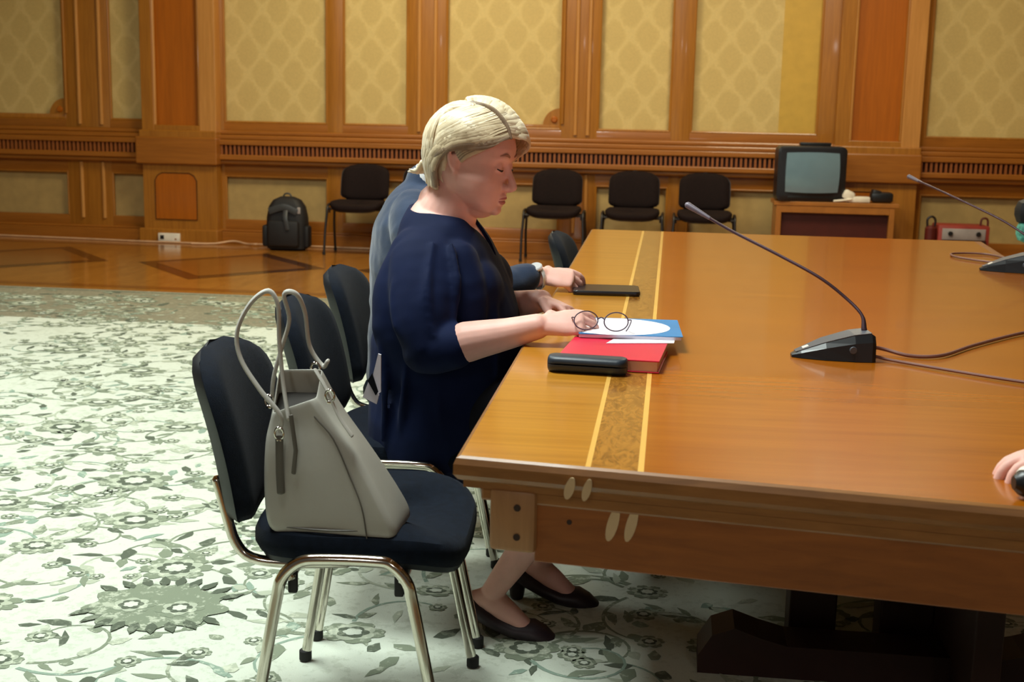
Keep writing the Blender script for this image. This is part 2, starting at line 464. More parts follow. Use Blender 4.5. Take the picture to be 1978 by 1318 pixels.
# ------------------------------------------------------------------ rug
def rug():
    m = MB(); x0, x1, y0, y1 = -8.2, 3.2, .6, 8.38
    m.mat('rug_border'); m.b2(x0, x1, y0, y1, 0.002, .008)
    m.mat('rug_dark'); m.face([(x0+.06, y0+.06, .0084), (x1-.06, y0+.06, .0084), (x1-.06, y1-.06, .0084), (x0+.06, y1-.06, .0084)])
    m.mat('rug_border'); m.face([(x0+.09, y0+.09, .0087), (x1-.09, y0+.09, .0087), (x1-.09, y1-.09, .0087), (x0+.09, y1-.09, .0087)])
    m.mat('cream'); m.face([(x0+.75, y0+.75, .0090), (x1-.75, y0+.75, .0090), (x1-.75, y1-1.25, .0090), (x0+.75, y1-1.25, .0090)])
    rnd = random.Random(11)
    zc = [.0094]
    def Z(lv=0): return .0094 + lv * .0009 + rnd.random() * .0006
    def poly(pts, lv=0):
        z = Z(lv); m.face([(p[0], p[1], z) for p in pts])
    def leaf(x, y, a, L, W, lv=0, bend=.0):
        pts = []; n = 5
        for s in (1, -1):
            for k in range(n + 1):
                t = k / n if s == 1 else 1 - k / n
                if s == -1 and k in (0, n): continue
                w = math.sin(PI * t ** .8) * W * s * (1 if k % 2 == 0 or L < .05 else .8)
                off = bend * L * t * t
                pts.append((x + math.cos(a) * L * t - math.sin(a) * (w + off), y + math.sin(a) * L * t + math.cos(a) * (w + off)))
        poly(pts, lv)
    def flower(x, y, r, n, rot=0, sq=1, lv=1):
        for q, (rr, mt) in enumerate(((1, 'rug_grey'), (.72, 'rug_light'), (.5, 'rug_dark'), (.3, 'cream'))):
            m.mat(mt); pts = []
            for k in range(n * 6):
                a = 2 * PI * k / (n * 6); rad = r * rr * (.78 + .22 * abs(math.cos(n * (a - (q % 2) * PI / n) / 2)) * 1.0)
                if mt == 'rug_grey' and k % 3 == 0: rad *= .9
                pts.append((x + math.cos(a + rot) * rad, y + math.sin(a + rot) * rad * sq))
            z = .0094 + (lv + q * .6) * .0009; m.face([(p[0], p[1], z) for p in pts])
    def tendril(x, y, a, L, curl, w=.006):
        pts = []; n = int(L / .03); px, py = x, y; da = 0
        m.mat(rnd.choice(('rug_grey', 'rug_grey', 'rug_light', 'rug_teal')))
        mt = m.cur
        for k in range(n):
            a += curl * .03 * (1 + 1.8 * k / n); px += math.cos(a) * .03; py += math.sin(a) * .03; pts.append((px, py, a))
        z = Z(0)
        for k in range(len(pts) - 1):
            (ax, ay, aa), (bx, by, ab) = pts[k], pts[k+1]; wa = w * (1 - .6 * k / n); wb = w * (1 - .6 * (k+1) / n)
            m.face([(ax - math.sin(aa)*wa, ay + math.cos(aa)*wa, z), (ax + math.sin(aa)*wa, ay - math.cos(aa)*wa, z),
                    (bx + math.sin(ab)*wb, by - math.cos(ab)*wb, z), (bx - math.sin(ab)*wb, by + math.cos(ab)*wb, z)])
            if k % 3 == 1:
                m.mat(rnd.choice(('rug_grey', 'rug_dark', 'rug_grey', 'rug_light')))
                sd = 1 if (k // 3) % 2 else -1
                leaf(ax, ay, aa + sd * rnd.uniform(.6, 1.2), rnd.uniform(.04, .10), rnd.uniform(.010, .024), .4, bend=-sd * .3)
                m.cur = mt
        e = pts[-1]; flower(e[0], e[1], rnd.uniform(.022, .045), 5, rnd.random() * 3, lv=1)
    ys = y0 + .85; row = 0
    while ys < y1 - .3:
        xs = x0 + .85 + (row % 2) * .22
        while xs < x1 - .8:
            if ys < 1.2 or (xs < -4.8 and ys < 4.4): xs += .44; continue
            x = xs + rnd.uniform(-.09, .09); y = ys + rnd.uniform(-.08, .08)
            if math.hypot(x + 1.27, y - 2.95) > .24:
                flower(x, y, rnd.choice((.06, .085, .105, .13)), rnd.choice((5, 6, 8)), rnd.random() * 3, rnd.uniform(.7, 1))
            for k in range(rnd.choice((3, 4, 4))):
                a = rnd.random() * 2 * PI
                tendril(x + math.cos(a)*.04, y + math.sin(a)*.04, a, rnd.uniform(.3, .6), rnd.choice((-1, 1)) * rnd.uniform(2.5, 6))
            for k in range(9):
                m.mat(rnd.choice(('rug_grey', 'rug_dark', 'rug_light', 'rug_teal')))
                leaf(x + rnd.uniform(-.24, .24), y + rnd.uniform(-.2, .2), rnd.random() * 6.3, rnd.uniform(.04, .10), rnd.uniform(.010, .024), .2, .3)
            xs += .44
        ys += .36; row += 1
    # border flowers
    xs = -6.5
    while xs < 1.2:
        flower(xs, y1 - .4, .11, 8, 0, .8)
        for k in range(5):
            m.mat('rug_dark' if k % 2 else 'rug_grey'); leaf(xs + rnd.uniform(.1, .4), y1 - .4 + rnd.uniform(-.25, .25), rnd.random()*6.3, rnd.uniform(.08, .16), .03, .3, .3)
        xs += .5
    # large double palmette beside the nearest chair
    cx, cy = -1.27, 2.95
    m.mat('rug_grey'); pts = []
    for k in range(60):
        a = 2 * PI * k / 60; rad = 1 + .10 * math.cos(9 * a)
        pts.append((cx + math.cos(a) * .175 * rad, cy + math.sin(a) * .15 * rad))
    z = .0120; m.face([(p[0], p[1], z) for p in pts])
    for sx in (-1, 1): flower(cx + sx * .065, cy - .01, .066, 6, .3, 1, 3.4)
    m.mat('rug_dark')
    for k in range(9): leaf(cx + (k - 4) * .035, cy + .135 - .004 * (k-4)**2, R(90 - (k - 4) * 14), .07, .016, 3, .1)
    for k in range(9): leaf(cx + (k - 4) * .036, cy - .115 + .004 * (k-4)**2, R(270 + (k-4) * 12), .07, .016, 3, .1)
    o = m.build('floral_rug', smooth=False, recalc=False)
    tag(o, 'large cream rug with grey-green floral scrollwork covering the parquet under the table', 'rug')
rug()

# ------------------------------------------------------------------ table
TZ = .76
def table():
    t = empty('conference_table', (.35, 3.75, 0), world=True)
    tag(t, 'long glossy orange-brown wooden conference table with inlaid stripes', 'table')
    NL, NR, FR, FL = V((-.303, 1.837)), V((1.00, 1.664)), V((1.357, 5.835)), V((-.363, 5.835))
    # longitudinal strips of the top: fraction positions measured at both ends
    def at(xn, xf, v):   # v 0..1 along the length; x offset from the left edge at the near and far end
        a = NL + (NR - NL).normalized() * xn; b = FL + V((1, 0)) * xf
        return a.lerp(b, v)
    wn = (NR - NL).length; wf = FR.x - FL.x
    cuts = [('table_border', 0, 0, .192, .226), ('table_inlay', .192, .226, .200, .236), ('table_burl', .200, .236, .270, .313),
            ('table_inlay', .270, .313, .279, .323), ('table_field', .279, .323, wn - .02, wf - .03),
            ('table_apron', wn - .02, wf - .03, wn, wf)]
    m = MB()
    for mt, a, b, c, d in cuts:
        m.mat(mt)
        q = [at(a, b, 0), at(c, d, 0), at(c, d, 1), at(a, b, 1)]
        m.face([(p.x, p.y, TZ) for p in q])
    # rounded edge moulding swept round the outline
    P = [NL, NR, FR, FL]; prof = [(0, 0), (.006, -.003), (.010, -.012), (.010, -.028), (.004, -.036), (-.004, -.040), (-.004, -.050), (-.03, -.052)]
    m.mat('table_edge'); c = (NL + NR + FR + FL) / 4
    rings = []
    def off(i, d):
        a, b, e = P[i-1], P[i], P[(i+1) % 4]
        n1 = V(((b-a).y, -(b-a).x)).normalized(); n2 = V(((e-b).y, -(e-b).x)).normalized()
        k = (n1 + n2); k = k / (1 + n1.dot(n2)); return b + k * d
    for o_, dz in prof: rings.append([(off(i, o_).x, off(i, o_).y, TZ + dz) for i in range(4)])
    m.loft(rings, cap=False)
    m.face([rings[-1][i] for i in (3, 2, 1, 0)])
    m.build('tabletop', t, smooth=False, recalc=True)
    # direction of the near end
    ex = V((NR.x - NL.x, NR.y - NL.y, 0)).normalized(); ang = math.atan2(ex.y, ex.x)
    F = Matrix.Translation((NL.x, NL.y, 0)) @ Matrix.Rotation(ang, 4, 'Z')
    def L(mb): return mb.xf(F)
    a = MB().mat('table_apron'); a.b2(.115, wn - .115, .012, .045, .60, .708, .002)
    L(a).build('end_apron', t, smooth=False)
    a = MB().mat('table_edge'); a.b2(.03, wn - .03, .008, .05, .69, .712, .004); L(a).build('under_rail', t, smooth=False)
    for k, x in enumerate((.082, wn - .082)):
        bk = MB().mat('table_block'); bk.b2(x - .036, x + .036, .000, .075, .615, .712, .007)
        bk.mat('hole')
        for z in (.64, .686): bk.cyl((x + .008, -.001, z), (x + .008, .004, z), .0055, 14)
        L(bk).build('corner_block', t)
    hm = MB().mat('hole'); hm.cyl((.168, .0115, .668), (.168, .016, .668), .004, 12); L(hm).build('screw_hole', t)
    # pale worn marks where joining hardware was
    for x, z, w, h, yy in ((.172, .728, .0075, .017, -.0125), (.198, .728, .0065, .017, -.0125), (.234, .672, .0085, .027, .0115), (.262, .674, .0080, .027, .0115)):
        s = MB().mat('scrape')
        pts = [(math.cos(q) * w + math.sin(q) * h * .22, math.sin(q) * h) for q in [2*PI*i/20 for i in range(20)]]
        M = Matrix.Translation((x, yy + .0015, z)) @ Matrix.Rotation(R(90), 4, 'X')
        s.prism(pts, 0, .0025, M); tag(L(s).build('worn_mark', t), 'pale almond-shaped worn mark')
    # long side aprons
    for a_, b_, sx in ((NL, FL, 1), (NR, FR, -1)):
        s = MB().mat('table_apron'); d = (b_ - a_); n = V((d.y, -d.x)).normalized() * sx
        q = [a_ + n * .07 + d * .02, a_ + n * .10 + d * .02, a_ + n * .10 + d * .985, a_ + n * .07 + d * .985]
        s.prism([(p.x, p.y) for p in q], .61, .708); s.build('side_apron', t, smooth=False)
    s = MB().mat('table_apron'); s.b2(-.28, 1.28, 5.73, 5.76, .61, .708); s.build('end_apron', t, smooth=False)
    # pedestal legs and their foot beams
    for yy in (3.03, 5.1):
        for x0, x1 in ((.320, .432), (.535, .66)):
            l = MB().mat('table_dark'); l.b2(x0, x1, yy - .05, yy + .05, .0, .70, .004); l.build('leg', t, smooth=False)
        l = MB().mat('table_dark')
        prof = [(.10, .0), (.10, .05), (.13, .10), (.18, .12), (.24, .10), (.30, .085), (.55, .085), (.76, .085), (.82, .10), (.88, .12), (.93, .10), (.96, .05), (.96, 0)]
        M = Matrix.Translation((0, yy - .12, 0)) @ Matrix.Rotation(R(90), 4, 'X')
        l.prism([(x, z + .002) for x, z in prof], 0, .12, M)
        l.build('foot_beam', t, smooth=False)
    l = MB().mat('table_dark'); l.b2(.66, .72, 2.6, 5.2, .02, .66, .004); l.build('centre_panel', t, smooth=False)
table()

# ------------------------------------------------------------------ chairs
def make_chair(fab, frm, shell, name='conference_chair'):
    """local frame: +x forward, origin on the floor under the seat middle"""
    t = empty(name, (0, 0, 0))
    # seat cushion
    m = MB().mat(fab); rings = []
    def outline(sc, dz, front=0):
        pts = []
        for k in range(40):
            a = 2*PI*k/40; ca, sa = math.cos(a), math.sin(a); e = .5
            x = math.copysign(abs(ca) ** e, ca); y = math.copysign(abs(sa) ** e, sa)
            wy = .235 if x < 0 else .235 + .01 * x
            X = x * .212 * sc; Y_ = y * wy * sc
            z = dz - (max(0, x - .45) ** 2) * .09 + (abs(y) ** 3) * .006
            pts.append((X, Y_, z))
        return pts
    for sc, dz in ((.80, .418), (.965, .422), (1.0, .438), (1.0, .455), (.975, .468), (.90, .476), (.7, .478), (.4, .477), (.1, .476)): rings.append(outline(sc, dz))
    m.loft(rings); seat = m.build('seat', t)
    m = MB().mat(shell); m.loft([outline(.93, .409), outline(.95, .421)]); sub(m.build('seat_pan', None), seat)
    # backrest: curved padded board with rounded top corners
    def back(depth_f, depth_b, s, zlo, zhi, mat, name_, par):
        m = MB().mat(mat); n = 18; k = 14; front = []; backr = []
        grid = []
        for i in range(n + 1):
            v = i / n; z = lerp(zlo, zhi, v)
            zz = (z - .630) / .170
            hw = .228 * s
            hw *= (1 - .06 * max(0, zz) ** 2)
            if zz > .35: hw *= math.sqrt(max(0.0, 1 - ((zz - .35) / .66) ** 3.2)) * .999 + .001
            if zz < -.6: hw *= math.sqrt(max(0.0, 1 - ((-.6 - zz) / .42) ** 2.6)) * .999 + .001
            row = []
            for j in range(k + 1):
                u = -1 + 2 * j / k; y = u * hw
                curve = .035 * (y / .228) ** 2            # wraps towards the sitter at the sides
                lean = -.250 - (z - .49) * .26 + .012 * math.sin((z - .49) * 9)
                eg = (1 - abs(u) ** 6) * (1 - abs(zz) ** 8 if abs(zz) < 1 else 0)
                row.append((V((lean + curve, y, z)), eg))
            grid.append(row)
        bm = m.bm
        fv = [[bm.verts.new(p + V((depth_f * math.sqrt(max(0, e)), 0, 0))) for p, e in r] for r in grid]
        bv = [[bm.verts.new(p - V((depth_b * math.sqrt(max(0, e)), 0, 0))) for p, e in r] for r in grid]
        for G, fl in ((fv, 1), (bv, 0)):
            for i in range(n):
                for j in range(k):
                    q = (G[i][j], G[i][j+1], G[i+1][j+1], G[i+1][j]); bm.faces.new(q if fl else q[::-1])
        ring = lambda G: G[0] + [G[i][k] for i in range(1, n)] + G[n][::-1] + [G[i][0] for i in range(n-1, 0, -1)]
        a, b = ring(fv), ring(bv)
        for i in range(len(a)):
            j = (i + 1) % len(a); bm.faces.new((a[i], b[i], b[j], a[j]))
        bmesh.ops.remove_doubles(bm, verts=bm.verts, dist=1e-5)
        return m.build(name_, par, angle=60)
    bk = back(.040, .006, .97, .462, .796, fab, 'backrest', t)
    sh = back(-.006, .026, 1.0, .454, .802, shell, 'backrest_shell', None); sub(sh, bk)
    # side arches with legs (oval tube)
    for sy in (-1, 1):
        y = sy * .262; yf = sy * .27
        pts = [(-.195, yf, .008), (-.160, yf, .22), (-.136, y, .36), (-.124, y, .405), (-.092, y, .436), (-.05, y, .443), (.05, y, .443), (.080, y, .436), (.108, y, .405), (.120, y, .36), (.15, yf, .22), (.195, yf, .008)]
        m = MB().mat(frm); m.tube(pts, .0115, 12, ref=(0, 1, 0), smooth=5, flat=1.0, round_ends=False); arch = m.build('side_frame', t)
        for x in (-.195, .195):
            m = MB().mat('rubber'); m.cyl((x, yf, 0.001), (x, yf, .028), .0145, 14, .003); sub(m.build('foot_cap', None), arch)
        for x in (-.108, .092):
            m = MB().mat('rubber'); m.box((x, sy * .245, .395), (.018, .014, .05), .004); sub(m.build('stacking_buffer', None), arch)
    m = MB().mat(frm)
    for x in (-.11, .10): m.tube([(x, -.255, .405), (x, .255, .405)], .009, 10); m.build('cross_bar', t); m = MB().mat(frm)
    m = MB().mat(frm)
    for sy in (-1, 1):
        y = sy * .17
        m.tube([(-.02, y, .405), (-.13, y, .400), (-.205, y, .408), (-.236, y, .44), (-.251, y, .49), (-.2685, y, .56)], .0105, 12, smooth=4)
        m.build('back_post', t); m = MB().mat(frm)
    return t
proto = make_chair('seat_fabric', 'chrome', 'back_shell')
tag(proto, 'dark blue padded chair with chrome legs holding the grey tote bag, nearest the camera', 'chair', 'chairs along the table')
A1 = .08
CH = [(-.588, 2.445, A1, None),
      (-.632, 3.10, .06, 'dark blue padded chair the blonde woman in the navy blouse is sitting on'),
      (-.690, 3.74, .05, 'dark blue padded chair under the person in the blue-grey suit'),
      (-.155, 5.12, -.03, 'dark padded chair pushed in at the far left end of the table')]
for i, (x, y, a, lab) in enumerate(CH):
    o = proto if i == 0 else copy_tree(proto)
    o.location = (x, y, .009 if y < 8.3 else 0); o.rotation_euler = (0, 0, a)
    if lab: o['label'] = lab
far = make_chair('chair_brown', 'frame_black', 'frame_black')
tag(far, 'black chair against the panelled wall beside the backpack, leftmost of the row', 'chair', 'black chairs along the wall')
FC = [(-2.82, None), (-2.24, 'black chair at the wall mostly hidden behind the two seated people'),
      (-1.045, 'black chair at the wall just right of the woman\'s face, legs visible'),
      (-.355, 'black chair at the wall, middle of three between the woman and the television'),
      (.270, 'black chair at the wall beside the television stand, behind the tip of the near microphone')]
for i, (x, lab) in enumerate(FC):
    o = far if i == 0 else copy_tree(far)
    o.location = (x, 11.24, 0); o.rotation_euler = (0, 0, R(-90))
    if lab: o['label'] = lab

# ------------------------------------------------------------------ people
def hand(mb, W, D, N, side, curls, spread=.12, scale=1.0, thumb=(.6, .5)):
    """W wrist, D hand direction, N back-of-hand normal, side +1/-1 thumb side along D x N; curls per finger in degrees per joint"""
    D = V(D).normalized(); N = V(N); N = (N - D * N.dot(D)).normalized(); S = D.cross(N) * side
    s = scale; W = V(W)
    mb.tube([W - D*.02*s, W + D*.015*s, W + D*.05*s, W + D*.082*s], [(.019*s, .027*s), (.018*s, .031*s), (.016*s, .039*s), (.012*s, .038*s)], 16, ref=N)
    ends = []
    for k, (off, l, r) in enumerate(((.029, .074, .0088), (.010, .082, .0090), (-.010, .077, .0086), (-.028, .060, .0076))):
        p = W + D*(.078 - abs(k-1)*.004)*s + S*off*s
        c = curls[k]; d = (D + S * spread * (1.5 - k) * .55).normalized()
        pts = [p - d*.02*s, p]; rr = [r*1.05*s, r*1.08*s]
        for frac, ca in ((.48, c[0]), (.29, c[1]), (.23, c[2])):
            ax = N.cross(d).normalized()
            d = Matrix.Rotation(R(ca), 3, ax) @ d
            p = p + d * l * frac * s; pts.append(p.copy()); rr.append(rr[-1] * .93)
        mb.tube(pts, rr, 12, smooth=2); ends.append((p, d))
    p = W + D*.018*s + S*.026*s; d = (D * thumb[0] + S * (1 - thumb[0]) * 1.2 - N * thumb[1]).normalized()
    pts = [p, p + d*.036*s]; d2 = (d + D * .5 - N * .1).normalized(); pts += [pts[-1] + d2*.030*s]; d3 = (d2 + D * .25).normalized(); pts += [pts[-1] + d3 * .024*s]
    mb.tube(pts, [.0145*s, .0115*s, .0098*s, .0085*s], 12, smooth=2); ends.append((pts[-1], d3))
    return ends

HEADR = [(.116, .012, -.022, .014), (.108, .038, -.045, .036), (.092, .062, -.068, .055), (.068, .081, -.087, .069), (.04, .092, -.097, .076), (.018, .0945, -.100, .078),
         (.0, .089, -.100, .077), (-.02, .090, -.096, .076), (-.04, .091, -.087, .075), (-.06, .0915, -.07, .0725), (-.078, .0905, -.045, .067), (-.094, .090, -.015, .056), (-.108, .084, .012, .042), (-.118, .068, .03, .022)]
def head_into(mb, T, heavy=1.0):
    """T maps head-local (x forward, y left, z up) to world"""
    rings = []
    for z, f, b, w in HEADR:
        if z < -.03: w = w * (1 + .06 * heavy)
        ring = []
        for k in range(40):
            a = 2*PI*k/40; ca, sa = math.cos(a), math.sin(a); e = .88
            x = math.copysign(abs(ca) ** e, ca); y = math.copysign(abs(sa) ** e, sa)
            c = (f + b) / 2 + .01; X = c + (f - c) * x if x > 0 else c + (c - b) * x
            P = V((X, y * w, z))
            for sy in (-1, 1):       # eye sockets, temples and the groove beside the nose
                d = (P - V((.086, sy * .031, .0))).length; P.x -= .010 * math.exp(-(d/.017) ** 2)
                d = (P - V((.075, sy * .022, -.04))).length; P.x -= .002 * math.exp(-(d/.012) ** 2)
                d = (P - V((.06, sy * .052, -.028))).length; P += V((.004, sy * .005, 0)) * math.exp(-(d/.022) ** 2) * heavy
            ring.append(T @ P)
        rings.append(ring)
    mb.loft(rings[::-1])
    L = lambda pts, r, **k: mb.tube([T @ V(p) for p in pts], r, k.pop('n', 12), smooth=3, **k)
    L([(.084, 0, .012), (.092, 0, -.008), (.104, 0, -.028), (.1115, 0, -.042)], [.0065, .0072, .0088, .0105])
    L([(.098, 0, -.052), (.108, 0, -.048)], [.007, .008])
    for sy in (-1, 1):
        mb.ball(T @ V((.0975, sy * .0115, -.047)), .0078, 12)
        L([(.088, sy * .010, .019), (.0855, sy * .030, .023), (.072, sy * .050, .016)], [.006, .0065, .005])
        mb.ball(T @ V((.0735, sy * .031, -.002)), .0135, 16)
        L([(.0845, sy * .018, -.007), (.0858, sy * .031, -.0095), (.079, sy * .044, -.006)], [.003, .0035, .003])
        # ear
        y = sy * .0785
        L([(.006, y, .012), (-.004, sy * .084, .024), (-.018, sy * .089, .020), (-.024, sy * .088, .002), (-.016, sy * .085, -.020), (-.004, sy * .081, -.032)], [.0042, .0046, .005, .005, .0048, .0062])
        L([(.002, y, .004), (-.012, sy * .078, .0), (-.006, sy * .078, -.02)], [.007, .009, .007])
        # jaw and cheek softness
        mb.ball(T @ V((.048, sy * .036, -.078)), (.030, .028, .026), 14)
    L([(.080, -.026, -.0745), (.091, -.012, -.070), (.0955, 0, -.0685), (.091, .012, -.070), (.080, .026, -.0745)], [.003, .0052, .0062, .0052, .003])
    L([(.080, -.024, -.078), (.090, -.012, -.0815), (.0925, 0, -.0825), (.090, .012, -.0815), (.080, .024, -.078)], [.003, .0055, .0066, .0055, .003])
    mb.ball(T @ V((.079, 0, -.103)), (.017, .024, .015), 14)
    mb.ball(T @ V((.042, 0, -.108)), (.040, .042, .024 * (.6 + .4 * heavy)), 16)

def head_matrix(c, pitch, yaw, sc=1.0, roll=0):
    return Matrix.Translation(V(c)) @ Matrix.Rotation(R(yaw), 4, 'Z') @ Matrix.Rotation(R(pitch), 4, 'Y') @ Matrix.Rotation(R(roll), 4, 'X') @ Matrix.Scale(sc, 4)

def hair_strand_path(a, b, lift, n=9, c=V((-.006, 0, .008)), rad=V((.103, .083, .112)), side=0):
    """arc over the skull from a to b (local), lift = extra height above the scalp along the way"""
    da = V(((a[0]-c.x)/rad.x, (a[1]-c.y)/rad.y, (a[2]-c.z)/rad.z)); db = V(((b[0]-c.x)/rad.x, (b[1]-c.y)/rad.y, (b[2]-c.z)/rad.z))
    la, lb = da.length, db.length; da.normalize(); db.normalize(); out = []
    for k in range(n):
        t = k / (n - 1); ang = da.angle(db, 0)
        d = (da * math.sin((1-t) * ang) + db * math.sin(t * ang)) / math.sin(ang) if ang > 1e-3 else da
        l = lerp(la, lb, t) + lift * math.sin(PI * min(1, t * 1.0)) 
        out.append(V((c.x + d.x * l * rad.x, c.y + d.y * l * rad.y, c.z + d.z * l * rad.z)))
    return out

def woman():
    p = empty('person', (-.60, 3.08, 0), world=True)
    tag(p, 'woman with short blonde hair and loose navy blouse, seated, looking down at eyeglasses', 'person')
    T = head_matrix((-.481, 3.05, 1.167), 13, -15, 1.04, 0)
    b = MB().mat('skin')
    head_into(b, T, 1.3)
    # neck and upper chest
    b.tube([T @ V((-.035, 0, -.03)), T @ V((-.03, 0, -.075)), (-.535, 3.06, 1.055), (-.565, 3.065, .99)], [(.066, .062), (.062, .060), (.068, .066), (.085, .085)], 24, ref=(1, 0, 0))
    TR = [((-.580, 1.060), .050, .056), ((-.580, 1.040), .068, .084), ((-.578, 1.015), .088, .122), ((-.572, .985), .102, .160), ((-.562, .935), .128, .192), ((-.552, .87), .150, .205), ((-.545, .79), .176, .210), ((-.545, .70), .190, .212), ((-.555, .60), .182, .222), ((-.575, .51), .166, .232), ((-.585, .465), .155, .232)]
    b.tube([(q[0], 3.072, q[1]) for q, _, _ in TR], [(a_ - .010, b_ - .012) for _, a_, b_ in TR], 32, ref=(1, 0, 0), smooth=2)
    # shoulders to arms (near = her right)
    E = V((-.520, 2.806, .735)); Wn = V((-.290, 2.795, .803))
    b.tube([(-.575, 2.97, .955), (-.565, 2.895, .930), (-.56, 2.835, .86), (-.545, 2.812, .77), E], [.040, .042, .042, .040, .040], 18)
    b.tube([E, E.lerp(Wn, .3) + V((0, 0, .004)), E.lerp(Wn, .7), Wn], [(.040, .040), (.047, .045), (.036, .036), (.029, .031)], 20, smooth=3)
    E2 = V((-.53, 3.36, .74)); W2 = V((-.318, 3.13, .812))
    b.tube([(-.575, 3.18, .955), (-.56, 3.25, .93), (-.56, 3.33, .86), E2], [.040, .042, .042, .040], 18)
    b.tube([E2, E2.lerp(W2, .35), E2.lerp(W2, .7), W2], [.044, .046, .036, .029], 18, smooth=3)
    hand(b, Wn + V((.012, 0, .004)), (.93, .10, .10), (-.10, -.62, .80), -1, [(30, 34, 18), (34, 36, 18), (40, 38, 20), (46, 40, 22)], spread=.2, scale=1.0, thumb=(.72, .75))
    hand(b, W2 + V((.006, -.01, .0)), (.78, -.45, -.14), (.1, .25, .95), 1, [(30, 40, 22), (28, 40, 22), (30, 42, 22), (34, 42, 20)], scale=.93, thumb=(.7, .45))
    # legs: thighs forward under the table, shins back to the chair front, feet tucked
    for y, kx, kz, ax, ay, az, dx in ((2.985, -.155, .475, -.392, 2.935, .128, 0), (3.19, -.13, .475, -.30, 3.17, .13, 1)):
        b.tube([(-.56, y, .545), (-.36, y, .54), (kx - .03, y, .50), (kx, y, .455)], [.085, .082, .068, .058], 20, smooth=3)
        a = V((ax, ay, az)); k = V((kx, y, .455))
        b.tube([k, k.lerp(a, .3) + V((-.018, 0, -.005)), k.lerp(a, .65) + V((-.006, 0, 0)), a, a + V((-.008, 0, -.02))], [.054, .052, .040, .029, .029], 18, smooth=3)
        FM = Matrix.Translation(a) @ Matrix.Rotation(R(20), 4, 'Y')
        b.tube([FM @ V(q) for q in ((-.035, 0, -.048), (.0, 0, -.036), (.055, 0, -.052), (.12, 0, -.068), (.165, 0, -.076))],
               [(.022, .022), (.034, .031), (.029, .032), (.013, .032), (.007, .022)], 18, ref=(0, 0, 1), smooth=3)
    body = b.build('body', p); remesh(body, .0032, 3)
    # face parts
    def loc(pts): return [T @ V(q) for q in pts]
    m = MB().mat('lips')
    m.tube(loc([(.086, -.020, -.0765), (.0945, -.010, -.0722), (.0980, 0, -.0710), (.0945, .010, -.0722), (.086, .020, -.0765)]), [.0012, .0034, .0042, .0034, .0012], 10, smooth=3)
    m.tube(loc([(.083, -.0225, -.0775), (.0925, -.011, -.0815), (.0955, 0, -.0825), (.0925, .011, -.0815), (.083, .0225, -.0775)]), [.0015, .0042, .0052, .0042, .0015], 10, smooth=3)
    sub_(m, 'lips', p)
    for sy in (-1, 1):
        m = MB().mat('brow'); m.tube(loc([(.0925, sy * .014, .0235), (.0905, sy * .030, .0285), (.078, sy * .0475, .0225)]), [(.0012, .0030), (.0014, .0034), (.0008, .0012)], 8, ref=T.to_3x3() @ V((1, 0, 0)), smooth=4); sub_(m, 'eyebrow', p)
        m = MB().mat('lash'); m.tube(loc([(.0845, sy * .019, -.0055), (.0878, sy * .031, -.0095), (.0815, sy * .0435, -.006)]), [.0012, .0024, .0014], 8, smooth=4); sub_(m, 'eyelashes', p)
    # blouse: body, wide bat-wing sleeves, hem on the seat
    c = MB().mat('navy')
    c.tube([(q[0], 3.072, q[1]) for q, _, _ in TR], [(a_, b_) for _, a_, b_ in TR], 40, ref=(1, 0, 0), smooth=3)
    c.tube([(-.578, 3.00, .968), (-.572, 2.915, .935), (-.566, 2.856, .87), (-.560, 2.822, .80), (-.545, 2.810, .742)], [(.062, .052), (.080, .058), (.080, .056), (.070, .054), (.056, .056)], 28, ref=(1, 0, 0), smooth=3)
    c.tube([(-.555, 2.812, .730), (-.515, 2.808, .738), (-.482, 2.804, .748)], [(.050, .054), (.054, .055), (.054, .054)], 24, ref=(0, 0, 1), smooth=2)
    # loose cloth bridging sleeve and body
    c.tube([(-.590, 2.96, .94), (-.600, 2.915, .86), (-.600, 2.895, .78), (-.580, 2.895, .70), (-.575, 2.92, .60)], [(.075, .07), (.092, .065), (.095, .060), (.085, .055), (.10, .05)], 26, ref=(1, 0, 0), smooth=3)
    c.tube([(-.50, 2.93, .93), (-.475, 2.91, .84), (-.48, 2.92, .74)], [(.05, .05), (.055, .05), (.05, .05)], 20, ref=(1, 0, 0), smooth=3)
    # draped folds falling from the shoulder and running to the cuff
    for pts in ([(-.505, 2.885, .975), (-.485, 2.845, .90), (-.488, 2.826, .82), (-.490, 2.80, .765)], [(-.60, 2.885, .965), (-.625, 2.83, .88), (-.61, 2.79, .79), (-.56, 2.775, .735)],
                [(-.545, 2.872, .975), (-.545, 2.802, .89), (-.535, 2.778, .81), (-.51, 2.762, .76)], [(-.46, 3.0, .945), (-.425, 2.96, .86), (-.405, 2.94, .76), (-.40, 2.93, .66)],
                [(-.67, 2.90, .84), (-.665, 2.87, .74), (-.655, 2.86, .62), (-.66, 2.86, .50)], [(-.60, 2.845, .70), (-.61, 2.85, .60), (-.62, 2.855, .49)], [(-.53, 2.865, .68), (-.525, 2.86, .58), (-.52, 2.862, .48)]):
        c.tube(pts, [.006] + [.012] * (len(pts) - 2) + [.006], 10, smooth=4)
    c.tube([(-.58, 3.15, .965), (-.568, 3.24, .930), (-.56, 3.33, .87), (-.54, 3.37, .76), (-.50, 3.34, .745)], [(.064, .06), (.080, .066), (.085, .060), (.062, .056), (.055, .050)], 26, ref=(1, 0, 0), smooth=3)
    c.ball((-.455, 2.99, .85), (.06, .09, .08), 18); c.ball((-.455, 3.16, .85), (.06, .09, .08), 18)
    bl = c.build('blouse', p); remesh(bl, .005, 14, (.13, .010))
